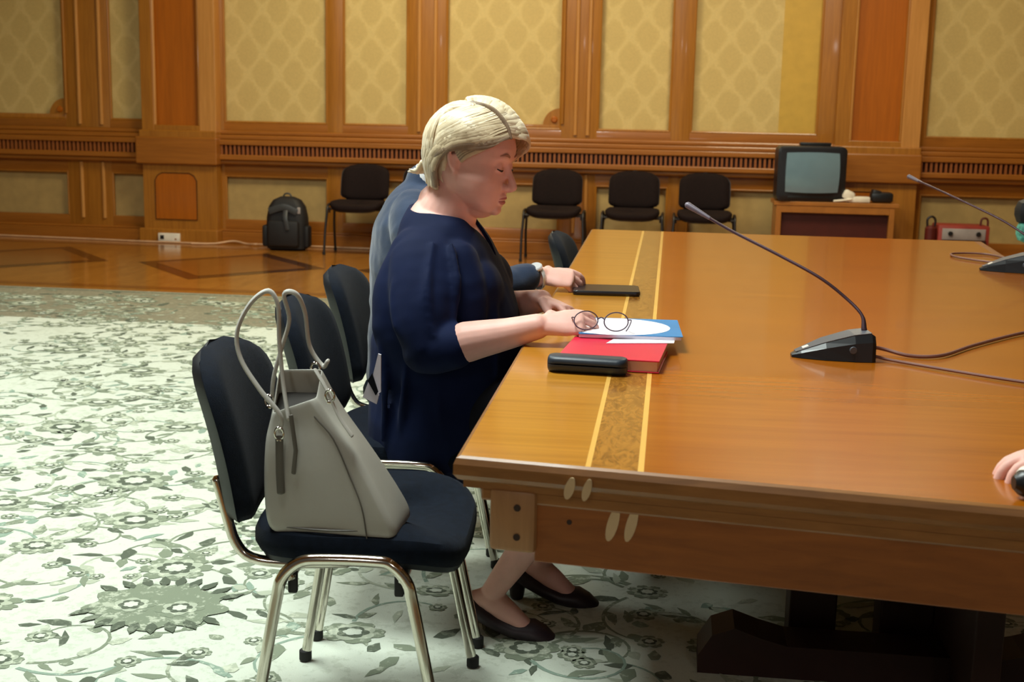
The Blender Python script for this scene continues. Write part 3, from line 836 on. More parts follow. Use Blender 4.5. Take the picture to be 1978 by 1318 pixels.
    # neck opening cut with a teardrop reaching down to the V at the front
    k = MB().mat('navy'); nk = [(-.450, 3.030), (-.424, 3.050), (-.450, 3.080), (-.52, 3.12), (-.56, 3.14), (-.60, 3.14), (-.630, 3.115), (-.640, 3.07), (-.630, 3.02), (-.60, 2.985), (-.545, 2.980), (-.490, 3.000)]
    P2, _ = catmull([V((x, y, 0)) for x, y in nk], [1] * len(nk), 5, True)
    k.prism([(q.x, q.y) for q in P2], .905, 1.3)
    ko = k.build('neck_cutter', smooth=False)
    bo = bl.modifiers.new('neck', 'BOOLEAN'); bo.operation = 'DIFFERENCE'; bo.solver = 'EXACT'; bo.object = ko
    bpy.context.view_layer.update()
    me = bpy.data.meshes.new_from_object(bl.evaluated_get(bpy.context.evaluated_depsgraph_get()))
    bl.modifiers.clear(); bl.data = me
    bpy.data.objects.remove(ko)
    me.materials.clear(); me.materials.append(MATS['navy'])
    for q in me.polygons: q.use_smooth = True; q.material_index = 0
    # neckline piping of the V-neck
    # trousers
    c = MB().mat('black_cloth')
    c.tube([(-.60, 3.08, .60), (-.60, 3.08, .545), (-.57, 3.08, .525)], [(.12, .19), (.145, .21), (.12, .20)], 28, ref=(1, 0, 0), smooth=2)
    for y, kx in ((2.985, -.155), (3.19, -.13)):
        c.tube([(-.57, y, .565), (-.36, y, .56), (kx - .03, y, .52), (kx + .002, y, .455), (kx - .055, y - .01, .36)], [.098, .094, .078, .070, .064], 22, smooth=3)
    tr = c.build('trousers', p); remesh(tr, .008, 4)
    # flat shoes
    for y, a in ((2.935, V((-.392, 2.935, .128))), (3.17, V((-.30, 3.17, .13)))):
        FM = Matrix.Translation(a) @ Matrix.Rotation(R(20), 4, 'Y'); s = MB().mat('shoe'); rings = []
        for u, w, z0, z1 in ((-.058, .016, -.088, -.045), (-.050, .030, -.092, -.034), (-.02, .036, -.094, -.050), (.03, .040, -.099, -.062), (.08, .044, -.100, -.060), (.12, .045, -.100, -.044), (.15, .041, -.100, -.048), (.18, .030, -.100, -.060), (.205, .008, -.100, -.080)):
            ring = []
            for k in range(20):
                q = 2*PI*k/20; cz, sz = math.cos(q), math.sin(q)
                ring.append(FM @ V((u, w * math.copysign(abs(sz) ** .7, sz), lerp(z0, z1, (cz + 1) / 2))))
            rings.append(ring)
        s.loft(rings); s.tube([FM @ V((-.04, 0, -.085)), FM @ V((-.026, 0, -.128 if y < 3 else -.125))], [.024, .019], 14); s.build('shoe', p)
    # hair: scalp shell plus layered locks
    h = MB().mat('hair_blonde'); cc = V((-.006, 0, .008)); rad = V((.105, .085, .114))
    G = []
    nu, nv = 48, 30
    for i in range(nv + 1):
        ph = PI * i / nv; row = []
        for j in range(nu):
            th = 2*PI*j/nu
            d = V((math.sin(ph)*math.cos(th), math.sin(ph)*math.sin(th), math.cos(ph)))
            row.append(cc + V((d.x*rad.x, d.y*rad.y, d.z*rad.z)))
        G.append(row)
    def keep(P):
        if P.z > .075: return True
        if P.x > .062 - max(0, .075 - P.z) * .55 and P.z > -.2:
            if P.x > .062 - (.075 - P.z) * .9: return False
        if P.z < -.02 and P.x > -.02: return False
        if abs(P.y) > .05 and P.x > -.028 and P.z < .032: return False
        return P.z > -.085
    VV = [[h.bm.verts.new(T @ q) for q in r] for r in G]
    for i in range(nv):
        for j in range(nu):
            q = [(i, j), (i, (j+1) % nu), (i+1, (j+1) % nu), (i+1, j)]
            if all(keep(G[a][b_]) for a, b_ in q):
                try: h.bm.faces.new([VV[a][b_] for a, b_ in q])
                except ValueError: pass
    for v in [v for v in h.bm.verts if not v.link_faces]: h.bm.verts.remove(v)
    bmesh.ops.remove_doubles(h.bm, verts=h.bm.verts, dist=1e-4)
    sc = h.build('hair', p)
    s = sc.modifiers.new('solid', 'SOLIDIFY'); s.thickness = .012; s.offset = -1
    rnd = random.Random(3)
    L = MB().mat('hair_blonde')
    def lock(a, b, lift, r=.008, flip=None, mat='hair_blonde'):
        L.mat(mat)
        pts = hair_strand_path(a, b, lift)
        if flip: pts += [V(q) for q in flip]
        n = len(pts); rr = [(r * (.45 + .55 * math.sin(PI * min(1, .15 + k / (n - 1) * .95)) ) * .55, r * (.5 + .7 * math.sin(PI * min(1, .12 + k / (n - 1) * .85)))) for k in range(n)]
        L.tube([T @ q for q in pts], rr, 8, smooth=2)
    EC = V((-.006, 0, .006)); ER = V((.104, .084, .113))
    def scalp(pts, off):
        out = []
        for i, q in enumerate(pts):
            d = V(((q[0]-EC.x)/ER.x, (q[1]-EC.y)/ER.y, (q[2]-EC.z)/ER.z)); l = d.length; d.normalize()
            o_ = off[i] if isinstance(off, (list, tuple)) else off
            out.append(EC + V((d.x*ER.x, d.y*ER.y, d.z*ER.z)) + V((d.x, d.y, d.z)) * o_)
        return out
    def strand(pts, off, r, mat='hair_blonde', k=5):
        L.mat(mat); P_ = scalp(pts, off); n = len(P_)
        nrm = (T.to_3x3() @ (P_[n//2] - EC)).normalized()
        rr = [(r * .42 * (.5 + .5 * math.sin(PI * (.15 + .8 * i / (n-1)))), r * (.45 + .75 * math.sin(PI * (.12 + .8 * i / (n-1))))) for i in range(n)]
        L.tube([T @ q for q in P_], rr, 8, smooth=k, ref=nrm)
    U = rnd.uniform
    # near side: combed back from the parting, over and behind the ear
    for k in range(90):
        t = k / 89; j = U(-.008, .008)
        a_ = (lerp(-.03, .090, t), -.024, lerp(.12, .075, t ** 1.4))
        m1 = (lerp(-.07, .052, t), -.068, lerp(.095, .046, t) + j)
        m2 = (lerp(-.098, -.018, t) + j, lerp(-.048, -.084, t), lerp(.035, .022, t) + j)
        m3 = (lerp(-.102, -.052, t) + j, lerp(-.045, -.078, t), lerp(-.02, -.025, t))
        e_ = (lerp(-.098, -.050, t) + j, lerp(-.045, -.066, t), lerp(-.098, -.078, t) + U(-.012, .008))
        strand([a_, m1, m2, m3, e_], [.004, .014, .013, .012 + U(0, .004), U(.010, .020)], U(.007, .010), 'hair_root' if t > .95 else ('hair_mid' if (t > .6 and U(0, 1) < .6) or U(0, 1) < .15 else 'hair_blonde'))
    for k in range(14):   # darker temple hair in front of the ear
        t = k / 13
        strand([(lerp(.074, .040, t), -.055 - .010 * t, lerp(.058, .050, t)), (lerp(.045, .020, t), -.074, lerp(.034, .030, t)), (lerp(.018, -.002, t), -.080, lerp(.012, .020, t)), (lerp(.006, -.012, t), -.082, lerp(-.006, .012, t))], [.004, .006, .005, .001], .007, 'hair_root' if k % 3 else 'hair_mid')
    # back of the head
    for k in range(90):
        a0 = U(-1.3, 1.5); j = U(-.006, .006)
        a_ = (-.02 + j, a0 * .02 - .01, .12); m1 = (-.075, math.sin(a0) * .05, .085); m2 = (-.10 + .03 * a0 * a0 * .5, math.sin(a0) * .08, .02)
        e_ = (-.095 + .04 * a0 * a0 * .5, math.sin(a0) * .075, -.096 + U(-.014, .010))
        strand([a_, m1, m2, e_], [.006, .016, .018, U(.010, .022)], U(.008, .011), 'hair_mid' if U(0, 1) < .2 else 'hair_blonde')
    # far side: fuller, lifted away from the parting and swept over the forehead
    for k in range(90):
        t = k / 89; j = U(-.008, .008)
        a_ = (lerp(-.03, .090, t), -.018, lerp(.12, .078, t ** 1.4))
        m1 = (lerp(-.05, .092, t), .022, lerp(.115, .070, t) + j)
        m2 = (lerp(-.075, .082, t) + j, .06, lerp(.08, .040, t))
        e_ = (lerp(-.09, .055, t), .082, lerp(-.05, .0, t) + U(-.012, .01))
        strand([a_, (lerp(-.04, .094, t), .000, lerp(.122, .076, t)), m1, m2, e_], [.008, .014, .018 + .012 * t, .022 + .012 * t, .012], U(.008, .011), 'hair_mid' if U(0, 1) < .12 else 'hair_blonde')
    for k in range(10):    # little flicks at the nape
        a0 = -.045 + k * .006
        L.mat('hair_blonde'); L.tube([T @ V((-.104, a0, -.040)), T @ V((-.114, a0, -.062)), T @ V((-.130 + U(-.006, .006), a0 * 1.1, -.066 + U(-.01, .012)))], [.008, .007, .002], 8, smooth=3)
    sub2 = L.build('hair_locks', None, angle=80); sub2.parent = sc; sub2.matrix_parent_inverse = Matrix()
    r = MB().mat('hair_root')      # darker parting
    pts = scalp([(-.025, -.021, .12), (.02, -.0215, .12), (.05, -.0215, .105), (.075, -.0215, .09), (.092, -.0215, .070)], .0085)
    r.tube([T @ V(q) for q in pts], [(.004, .007), (.006, .0045), (.0065, .0045), (.006, .005), (.003, .004)], 8, smooth=4, ref=T.to_3x3() @ V((0, 0, 1)))
    o = r.build('parting', None); o.parent = sc; o.matrix_parent_inverse = Matrix(); tag(o, 'darker hair roots along the parting')
def sub_(m, name, p): return m.build(name, p)
woman()

def man():
    p = empty('person', (-.68, 3.74, 0), world=True)
    tag(p, 'person in blue-grey suit jacket behind the blonde woman, silver watch, hand on phone', 'person')
    T = head_matrix((-.600, 3.72, 1.170), 18, 0, .95, 0)
    b = MB().mat('skin'); head_into(b, T, .4)
    b.tube([T @ V((-.035, 0, -.03)), T @ V((-.03, 0, -.08)), (-.70, 3.74, 1.03), (-.72, 3.74, .98)], [(.062, .056), (.058, .056), (.062, .062), (.075, .08)], 20, ref=(1, 0, 0))
    b.tube([(-.73, 3.74, 1.0), (-.73, 3.74, .93), (-.73, 3.74, .75), (-.74, 3.74, .52)], [(.05, .11), (.09, .16), (.12, .16), (.13, .17)], 24, ref=(1, 0, 0))
    E = V((-.62, 3.50, .74)); W = V((-.380, 3.70, .803))
    b.tube([(-.72, 3.60, .95), (-.69, 3.53, .87), E], [.040, .040, .038], 16); b.tube([E, E.lerp(W, .4), W], [.038, .038, .029], 16, smooth=3)
    b.tube([(-.72, 3.88, .95), (-.69, 3.96, .87), (-.64, 3.98, .74)], [.040, .040, .038], 16); b.tube([(-.64, 3.98, .74), (-.52, 3.93, .62), (-.42, 3.86, .56)], [.038, .034, .027], 16, smooth=3)
    hand(b, W, (.94, .04, -.04), (-.1, -.55, .85), -1, [(28, 34, 20), (40, 46, 26), (46, 50, 26), (50, 50, 26)], spread=.2, scale=1.08, thumb=(.75, .7))
    hand(b, (-.40, 3.85, .56), (.9, 0, -.1), (0, 0, 1), 1, [(20, 30, 20)] * 4)
    for y in (3.65, 3.85):
        b.tube([(-.70, y, .54), (-.45, y, .54), (-.26, y, .50), (-.22, y, .45), (-.25, y, .12)], [.085, .08, .065, .058, .032], 18)
        b.tube([(-.27, y, .07), (-.20, y, .065), (-.09, y, .04)], [.034, .036, .025], 14)
    remesh(b.build('body', p), .0036, 3)
    c = MB().mat('suit')
    c.tube([(-.735, 3.74, 1.065), (-.74, 3.74, 1.02), (-.745, 3.74, .95), (-.74, 3.74, .85), (-.73, 3.74, .72), (-.74, 3.74, .58), (-.75, 3.74, .50)],
           [(.060, .065), (.095, .15), (.135, .215), (.160, .225), (.165, .215), (.160, .22), (.155, .225)], 32, ref=(1, 0, 0), smooth=3)
    c.tube([(-.74, 3.60, .99), (-.72, 3.52, .93), (-.68, 3.49, .82), (-.63, 3.50, .745), (-.50, 3.60, .776), (-.418, 3.672, .80)], [.066, .072, .066, .058, .052, .043], 22, smooth=3)
    c.tube([(-.74, 3.88, .99), (-.72, 3.96, .93), (-.68, 3.99, .82), (-.64, 3.98, .745), (-.50, 3.91, .62), (-.43, 3.86, .57)], [.066, .072, .066, .058, .052, .043], 22, smooth=3)
    remesh(c.build('jacket', p), .006, 5, (.1, .014))
    c = MB().mat('shirt_white'); c.tube([(-.742, 3.74, 1.045), (-.712, 3.735, 1.085)], [(.060, .060), (.0585, .0585)], 28, ref=(1, 0, 0), round_ends=False); c.build('shirt_collar', p)
    c = MB().mat('black_cloth')
    c.tube([(-.74, 3.74, .60), (-.72, 3.74, .53)], [(.13, .2), (.14, .2)], 24, ref=(1, 0, 0))
    for y in (3.65, 3.85): c.tube([(-.70, y, .56), (-.45, y, .56), (-.24, y, .515), (-.205, y, .45), (-.24, y, .16)], [.098, .092, .078, .07, .055], 20, smooth=2)
    remesh(c.build('trousers', p), .008, 4)
    for y in (3.65, 3.85):
        s = MB().mat('black_plastic'); s.tube([(-.30, y, .055), (-.22, y, .06), (-.12, y, .05), (-.03, y, .04)], [(.035, .036), (.04, .042), (.03, .045), (.02, .035)], 18, ref=(0, 0, 1), smooth=3); s.build('shoe', p)
    h = MB().mat('hair_dark'); h.ball(T @ V((-.018, 0, .028)), (.095, .082, .088), 24, T.to_3x3().normalized().to_4x4()); h.ball(T @ V((-.002, 0, .050)), (.092, .078, .070), 24, T.to_3x3().normalized().to_4x4()); h.build('hair', p)
    w = MB().mat('watch'); d = (W - E).normalized(); ctr = W + d * -.008
    ring = []
    u = d.orthogonal().normalized(); v = d.cross(u)
    ring = [ctr + u * math.cos(a) * .034 + v * math.sin(a) * .034 for a in [2*PI*k/24 for k in range(24)]]
    w.tube(ring, [(.0035, .009)] * 24, 8, closed=True)
    w.cyl(ctr + V((-.004, -.022, .026)), ctr + V((-.005, -.028, .036)), .019, 20, .003)
    w.build('wristwatch', p)
man()

# ------------------------------------------------------------------ tote bag on the near chair
def tote():
    t = empty('tote_bag', (-.616, 2.298, .474), world=True)
    tag(t, 'grey leather tote bag with long looped handles leaning on the nearest chair', 'bag')
    yc = 2.47; before = set(bpy.data.objects)
    # stacked sections: z, x left, x right, half depth, skew of the top
    secs = [(.486, -.765, -.535, .060), (.492, -.795, -.508, .078), (.51, -.806, -.508, .083), (.55, -.812, -.535, .078), (.60, -.815, -.572, .068), (.65, -.815, -.612, .058), (.69, -.812, -.645, .052), (.73, -.808, -.675, .048), (.775, -.802, -.700, .046)]
    m = MB().mat('leather_grey'); rings = []
    for i, (z, xa, xb, hd) in enumerate(secs):
        pts = rrect(xb - xa, hd * 2, min(.02, hd * .4), 5, (xa + xb) / 2, yc); ring = []
        for x, y in pts:
            f = (z - .5) / .27; u = (x - xa) / (xb - xa)
            # near panel slumps at its top, slight dents on the broad face
            dz = -.075 * max(0, f - .55) / .45 * (1 if y < yc else .15) * (1 - .4 * u)
            dent = .016 * math.exp(-((z - .535) / .03) ** 2) * math.exp(-((u - .45) / .3) ** 2) if y < yc else 0
            dent -= .010 * math.exp(-((z - .60) / .05) ** 2) * math.exp(-((u - .4) / .3) ** 2) if y < yc else 0
            ring.append((x, y + dent - .02 * f * (0 if y < yc else 1), z + dz))
        rings.append(ring)
    bm = m.bm
    m.loft(rings, cap=False)
    m.face([rings[0][i] for i in range(len(rings[0]))][::-1])
    bmesh.ops.remove_doubles(bm, verts=bm.verts, dist=1e-5)
    o = m.build('bag_body', t, angle=50); s = o.modifiers.new('s', 'SOLIDIFY'); s.thickness = .005; s.offset = -1
    ss = o.modifiers.new('sub', 'SUBSURF'); ss.levels = 1; ss.render_levels = 2
    m = MB().mat('bag_inside'); m.loft([[(x, y, z - .002) for x, y, z in [(lerp(q[0], (secs[k][1]+secs[k][2])/2, .08), lerp(q[1], yc, .15), q[2]) for q in rings[k]]] for k in (5, 6, 7)], cap=True); m.build('lining', t)
    # seams
    m = MB().mat('leather_dark')
    m.tube([(-.572, 2.388, .492), (-.585, 2.389, .55), (-.615, 2.400, .60), (-.655, 2.412, .66), (-.70, 2.422, .695)], .0016, 6, smooth=4)
    m.tube([(-.79, 2.395, .505), (-.66, 2.386, .505), (-.52, 2.40, .508)], .0016, 6, smooth=4); m.build('seam', t)
    # handles (flat rolled straps)
    H1 = [(-.772, 2.405, .672), (-.770, 2.400, .70), (-.815, 2.395, .745), (-.858, 2.40, .795), (-.868, 2.41, .84), (-.845, 2.43, .885), (-.812, 2.45, .905), (-.792, 2.455, .88), (-.788, 2.45, .82), (-.775, 2.435, .75), (-.755, 2.41, .692)]
    H2 = [(-.825, 2.50, .70), (-.82, 2.50, .745), (-.80, 2.50, .80), (-.782, 2.50, .85), (-.79, 2.49, .895), (-.765, 2.50, .895), (-.752, 2.52, .86), (-.745, 2.53, .80), (-.715, 2.53, .765), (-.70, 2.52, .775)]
    for H in (H1, H2):
        m = MB().mat('leather_light'); m.tube(H, [(.0065, .0045)] * len(H), 10, smooth=6, ref=(0, 1, 0)); m.build('handle', t)
    m = MB().mat('leather_light'); m.tube([(-.70, 2.43, .775), (-.672, 2.42, .745), (-.640, 2.41, .70), (-.612, 2.41, .668)], [(.008, .003)] * 4, 8, smooth=4, ref=(0, 1, 0)); m.build('side_strap', t)
    m = MB().mat('leather_dark'); m.tube([(-.772, 2.398, .662), (-.771, 2.396, .60), (-.768, 2.393, .565)], [(.009, .003)] * 3, 8, ref=(1, 0, 0)); m.tube([(-.745, 2.398, .70), (-.735, 2.398, .64), (-.74, 2.396, .60)], [(.005, .002)] * 3, 8, ref=(1, 0, 0)); m.build('hanging_tab', t)
    for c in ((-.772, 2.398, .668), (-.828, 2.49, .705), (-.722, 2.50, .765), (-.662, 2.412, .735)):
        m = MB().mat('chrome'); m.tube([(c[0] + .010 * math.cos(a), c[1], c[2] + .010 * math.sin(a)) for a in [2*PI*k/16 for k in range(16)]], .0026, 8, closed=True)
        m.box((c[0], c[1], c[2] - .011), (.012, .006, .006), .002); m.build('ring', t)
    for o_ in [q for q in bpy.data.objects if q not in before]:
        o_.data.transform(Matrix.Translation((-.616, 2.298, .474)) @ Matrix.Diagonal((.85, .95, 1.10, 1)) @ Matrix.Translation((.66, -2.47, -.486)))
    s = empty('scarf', (-.60, 2.60, .65), world=True); tag(s, 'small silver-white scarf end poking out between the tote bag and the woman', 'scarf')
    def flap(nm, mt, pts, y):
        m = MB().mat(mt); m.prism(pts, 0, .004, Matrix.Translation((0, y, 0)) @ Matrix.Rotation(R(90), 4, 'X')); m.build(nm, s, smooth=False)
    flap('scarf_fold', 'paper', [(-.648, .662), (-.632, .706), (-.612, .668), (-.617, .648)], 2.62)
    flap('scarf_fold', 'paper', [(-.626, .712), (-.615, .758), (-.609, .756), (-.609, .674), (-.617, .668)], 2.625)
    flap('dark_stripe', 'black_cloth', [(-.636, .700), (-.626, .716), (-.613, .676), (-.618, .668)], 2.6155)
tote()

# ------------------------------------------------------------------ things on the table
def items():
    def top(name, mb, label, cat, **k): return tag(mb.build(name, **k), label, cat)
    # red book
    t = empty('book', (-.11, 2.63, TZ), world=True); tag(t, 'thick red-covered book lying under the blue booklet on the table', 'book')
    M = Matrix.Translation((-.108, 2.655, TZ)) @ Matrix.Rotation(R(-4), 4, 'Z')
    m = MB().mat('pages'); m.b2(-.100, .098, -.118, .118, .003, .024, .001); m.xf(M).build('pages', t, smooth=False)
    m = MB().mat('red_cover'); m.b2(-.104, .102, -.121, .121, .0235, .0265, .001); m.b2(-.104, .102, -.121, .121, .001, .0035, .001); m.b2(-.106, -.102, -.121, .121, .001, .0265, .001); m.xf(M).build('cover', t, smooth=False)
    # booklet with a white ellipse
    t = empty('booklet', (-.085, 2.88, TZ), world=True); tag(t, 'blue booklet with a big white oval on its cover, under the eyeglasses', 'booklet')
    Mb = Matrix.Translation((-.080, 2.865, TZ + .027)) @ Matrix.Rotation(R(3), 4, 'Z')
    m = MB().mat('paper'); m.b2(-.112, -.012, -.068, .120, .001, .0262, .001); m.xf(Matrix.Translation((-.080, 2.865, TZ)) @ Matrix.Rotation(R(3), 4, 'Z')).build('lower_pages', t, smooth=False)
    m = MB().mat('paper'); m.b2(-.120, .105, -.098, .135, 0.0008, .0085, .001); m.xf(Mb).build('pages', t, smooth=False)
    c = MB().mat('blue_cover'); c.b2(-.121, .108, -.099, .136, .0085, .0098); c.xf(Mb).build('cover', t, smooth=False)
    e = MB().mat('paper'); e.prism([(-.040 + math.cos(a) * .125, .012 + math.sin(a) * .118) for a in [2*PI*k/48 for k in range(48)] if True], .0098, .0103)
    for v in e.bm.verts:
        v.co.x = max(v.co.x, -.1205)
    o = e.xf(Mb).build('cover_oval', t, smooth=False); o['label'] = 'white oval printed on the cover'
    m = MB().mat('paper'); M = Matrix.Translation((-.062, 2.735, TZ + .0268)) @ Matrix.Rotation(R(12), 4, 'Z')
    m.prism([(-.075, -.018), (.075, -.012), (.088, .04), (-.05, .035)], 0, .0012, M)
    top('paper_slip', m, 'slip of white paper lying on the red book in front of the booklet', 'paper', smooth=False)
    # spectacle case
    t = empty('glasses_case', (-.155, 2.53, TZ), world=True); tag(t, 'closed dark grey-blue spectacle case lying near the table edge in front of the red book', 'glasses case')
    M = Matrix.Translation((-.158, 2.51, TZ + .001)) @ Matrix.Rotation(R(-5), 4, 'Z')
    def half(z0, z1, s1, nm):
        m = MB().mat('case_grey'); rings = []
        n = 8
        for k in range(n + 1):
            u = k / n; z = lerp(z0, z1, u); sc = math.sqrt(max(.02, 1 - (u if s1 else 1 - u) ** 3 * .75))
            rings.append([(x, y, z + (.005 * (1 - (x/.08)**2) if s1 else 0)) for x, y in rrect(.162 * (.93 + .07 * sc), .056 * sc, .022 * sc, 6)])
        m.loft(rings); return m.xf(M).build(nm, t)
    half(.0, .0165, 0, 'case_bottom'); half(.0172, .032, 1, 'case_lid')
    # eyeglasses, tilted up in her fingers
    t = empty('eyeglasses', (-.150, 2.80, TZ + .038), world=True); tag(t, 'dark round-rimmed eyeglasses held by the woman over the booklet', 'eyeglasses')
    M = Matrix.Translation((-.148, 2.775, TZ + .0640)) @ Matrix.Rotation(R(-3), 4, 'Z') @ Matrix.Rotation(R(-38), 4, 'X')
    for sx in (-1, 1):
        m = MB().mat('glasses'); m.tube([M @ V((sx * .0335 + math.cos(a) * .0265, 0, math.sin(a) * .0235)) for a in [2*PI*k/32 for k in range(32)]], .0014, 8, closed=True); m.build('rim', t)
        m = MB().mat('glasses'); m.tube([M @ V(q) for q in ((sx * .060, 0, .006), (sx * .066, .006, .007), (sx * .052, .05, .004), (sx * .02, .088, -.004))], .0013, 8, smooth=4); m.build('temple_arm', t)
    m = MB().mat('glasses'); m.tube([M @ V(q) for q in ((-.008, 0, .004), (0, -.002, .008), (.008, 0, .004))], .0014, 8, smooth=3); m.build('bridge', t)
    # phone
    m = MB().mat('phone_black'); M = Matrix.Translation((-.186, 3.71, TZ + .001)) @ Matrix.Rotation(R(4), 4, 'Z')
    rings = [[(x, y, z) for x, y in rrect(.195 + d, .15 + d, .014, 6)] for z, d in ((0, -.004), (.003, 0), (.010, 0), (.013, -.004))]
    m.loft(rings).xf(M); top('phone', m, 'black phone or wallet lying on the table under the watch-wearing hand', 'phone')

    def mic(loc, rz, sc, pts, name_label, neck_head, cables):
        t = empty('microphone', loc, world=True); WM[t.name] = Matrix.Translation(V(loc)); tag(t, name_label, 'microphone', 'gooseneck microphones')
        M = Matrix.Translation(V(loc)) @ Matrix.Rotation(rz, 4, 'Z') @ Matrix.Scale(sc, 4)
        # wedge: tip at -x, tall end at +x
        def sec(x, w, h): return [(x, -w, .001), (x, w, .001), (x, w * .92, h * .72), (x, w * .70, h), (x, -w * .70, h), (x, -w * .92, h * .72)]
        m = MB().mat('black_plastic'); m.loft([sec(-.088, .010, .007), sec(-.07, .024, .016), (sec(-.02, .043, .037)), sec(.04, .052, .055), sec(.076, .053, .060), sec(.084, .050, .055)]); b = m.xf(M).build('base', t, smooth=False)
        m = MB().mat('mic_top')
        def topf(x, w, h): return [(x, -w * .69, h + .0006), (x, w * .69, h + .0006), (x, w * .69, h + .0022), (x, -w * .69, h + .0022)]
        m.loft([topf(-.080, .018, .0115), topf(-.02, .043, .037), topf(.04, .052, .055), topf(.076, .053, .060)]); m.xf(M).build('top_plate', t, smooth=False)
        m = MB().mat('white_plastic'); m.box((-.058, 0, .0225), (.014, .018, .003), .001, Matrix.Rotation(R(-22), 4, 'Y')); m.xf(M).build('button', t)
        m = MB().mat('mic_top'); m.cyl((.035, -.0525, .026), (.035, -.0475, .026), .008, 16, .001); m.xf(M).build('socket', t)
        m = MB().mat('mic_metal'); m.tube(pts, [.0065*sc] + [.0036*sc] * (len(pts) - 1), 10, smooth=6); m.build('gooseneck', t)
        m = MB().mat('mic_head'); m.tube(neck_head, [.0045*sc, .0066*sc, .008*sc], 14, smooth=3); m.build('mic_capsule', t)
        return t
    mic((.357, 2.80, TZ), R(5), 1.0, [(.425, 2.815, .822), (.420, 2.83, .852), (.388, 2.86, .884), (.33, 2.89, .925), (.24, 2.94, .968), (.14, 2.99, 1.012), (.075, 3.02, 1.045)],
        'black gooseneck microphone in the middle of the near table, pointing at the woman', [(.085, 3.015, 1.040), (.055, 3.03, 1.056), (.034, 3.04, 1.067)], None)
    mic((1.19, 4.66, TZ), R(-4), 1.15, [(1.265, 4.67, .832), (1.30, 4.68, .845), (1.27, 4.76, .875), (1.19, 4.86, .930), (1.05, 5.05, 1.0), (.955, 5.2, 1.045)],
        'black gooseneck microphone at the far right of the table, cut off by the frame', [(.965, 5.19, 1.040), (.94, 5.23, 1.053), (.925, 5.25, 1.060)], None)
    def cable(pts, r, mat, label, nm='cable'):
        m = MB().mat(mat); m.tube(pts, r, 8, smooth=8); return top(nm, m, label, 'cable')
    z = TZ + .006
    cable([(.443, 2.835, .782), (.475, 2.85, .775), (.53, 2.83, z), (.60, 2.85, z), (.70, 3.0, z), (.85, 3.20, z), (1.0, 3.36, z)], .0042, 'cable_mauve', 'mauve-brown cable curving up to the right from the near microphone')
    cable([(.443, 2.775, .772), (.48, 2.765, z), (.58, 2.68, z), (.70, 2.59, z), (.86, 2.50, z)], .0034, 'cable_mauve', 'thin brown cable running down to the right from the near microphone')
    cable([(1.285, 4.74, .775), (1.26, 5.15, z), (1.20, 5.22, z), (1.10, 5.18, z), (1.09, 5.05, z), (1.16, 4.93, z), (1.24, 4.84, z)], .004, 'cable_mauve', 'looped brown cable behind the far right microphone')
    # hand of someone out of frame at the right edge
    p = empty('person', (.62, 1.84, TZ), world=True); tag(p, 'person out of frame, only a hand on the table at the right edge', 'person')
    b = MB().mat('skin'); Wp = V((.612, 1.875, .802))
    b.tube([V((.85, 1.93, .83)), V((.72, 1.90, .81)), Wp], [.042, .036, .029], 16, smooth=3)
    hand(b, Wp, (-.97, -.10, -.08), (0, .1, 1), 1, [(18, 32, 22), (20, 34, 22), (22, 36, 22), (24, 36, 22)], scale=.98, thumb=(.7, .5))
    remesh(b.build('body', p), .003, 3)
    c = MB().mat('black_cloth'); c.tube([(.76, 1.907, .812), (.95, 1.95, .85)], [.046, .056], 20, round_ends=False); c.build('sleeve', p)
    t = empty('marker', (.535, 1.80, TZ), world=True); tag(t, 'short fat black and white object under the fingers at the right edge', 'case')
    m = MB().mat('black_plastic'); m.tube([(.500, 1.772, .782), (.60, 1.782, .782)], .020, 18); m.build('barrel', t)
    m = MB().mat('white_plastic'); m.tube([(.503, 1.779, .7885), (.60, 1.789, .7885)], .0165, 18); m.build('white_band', t)
items()

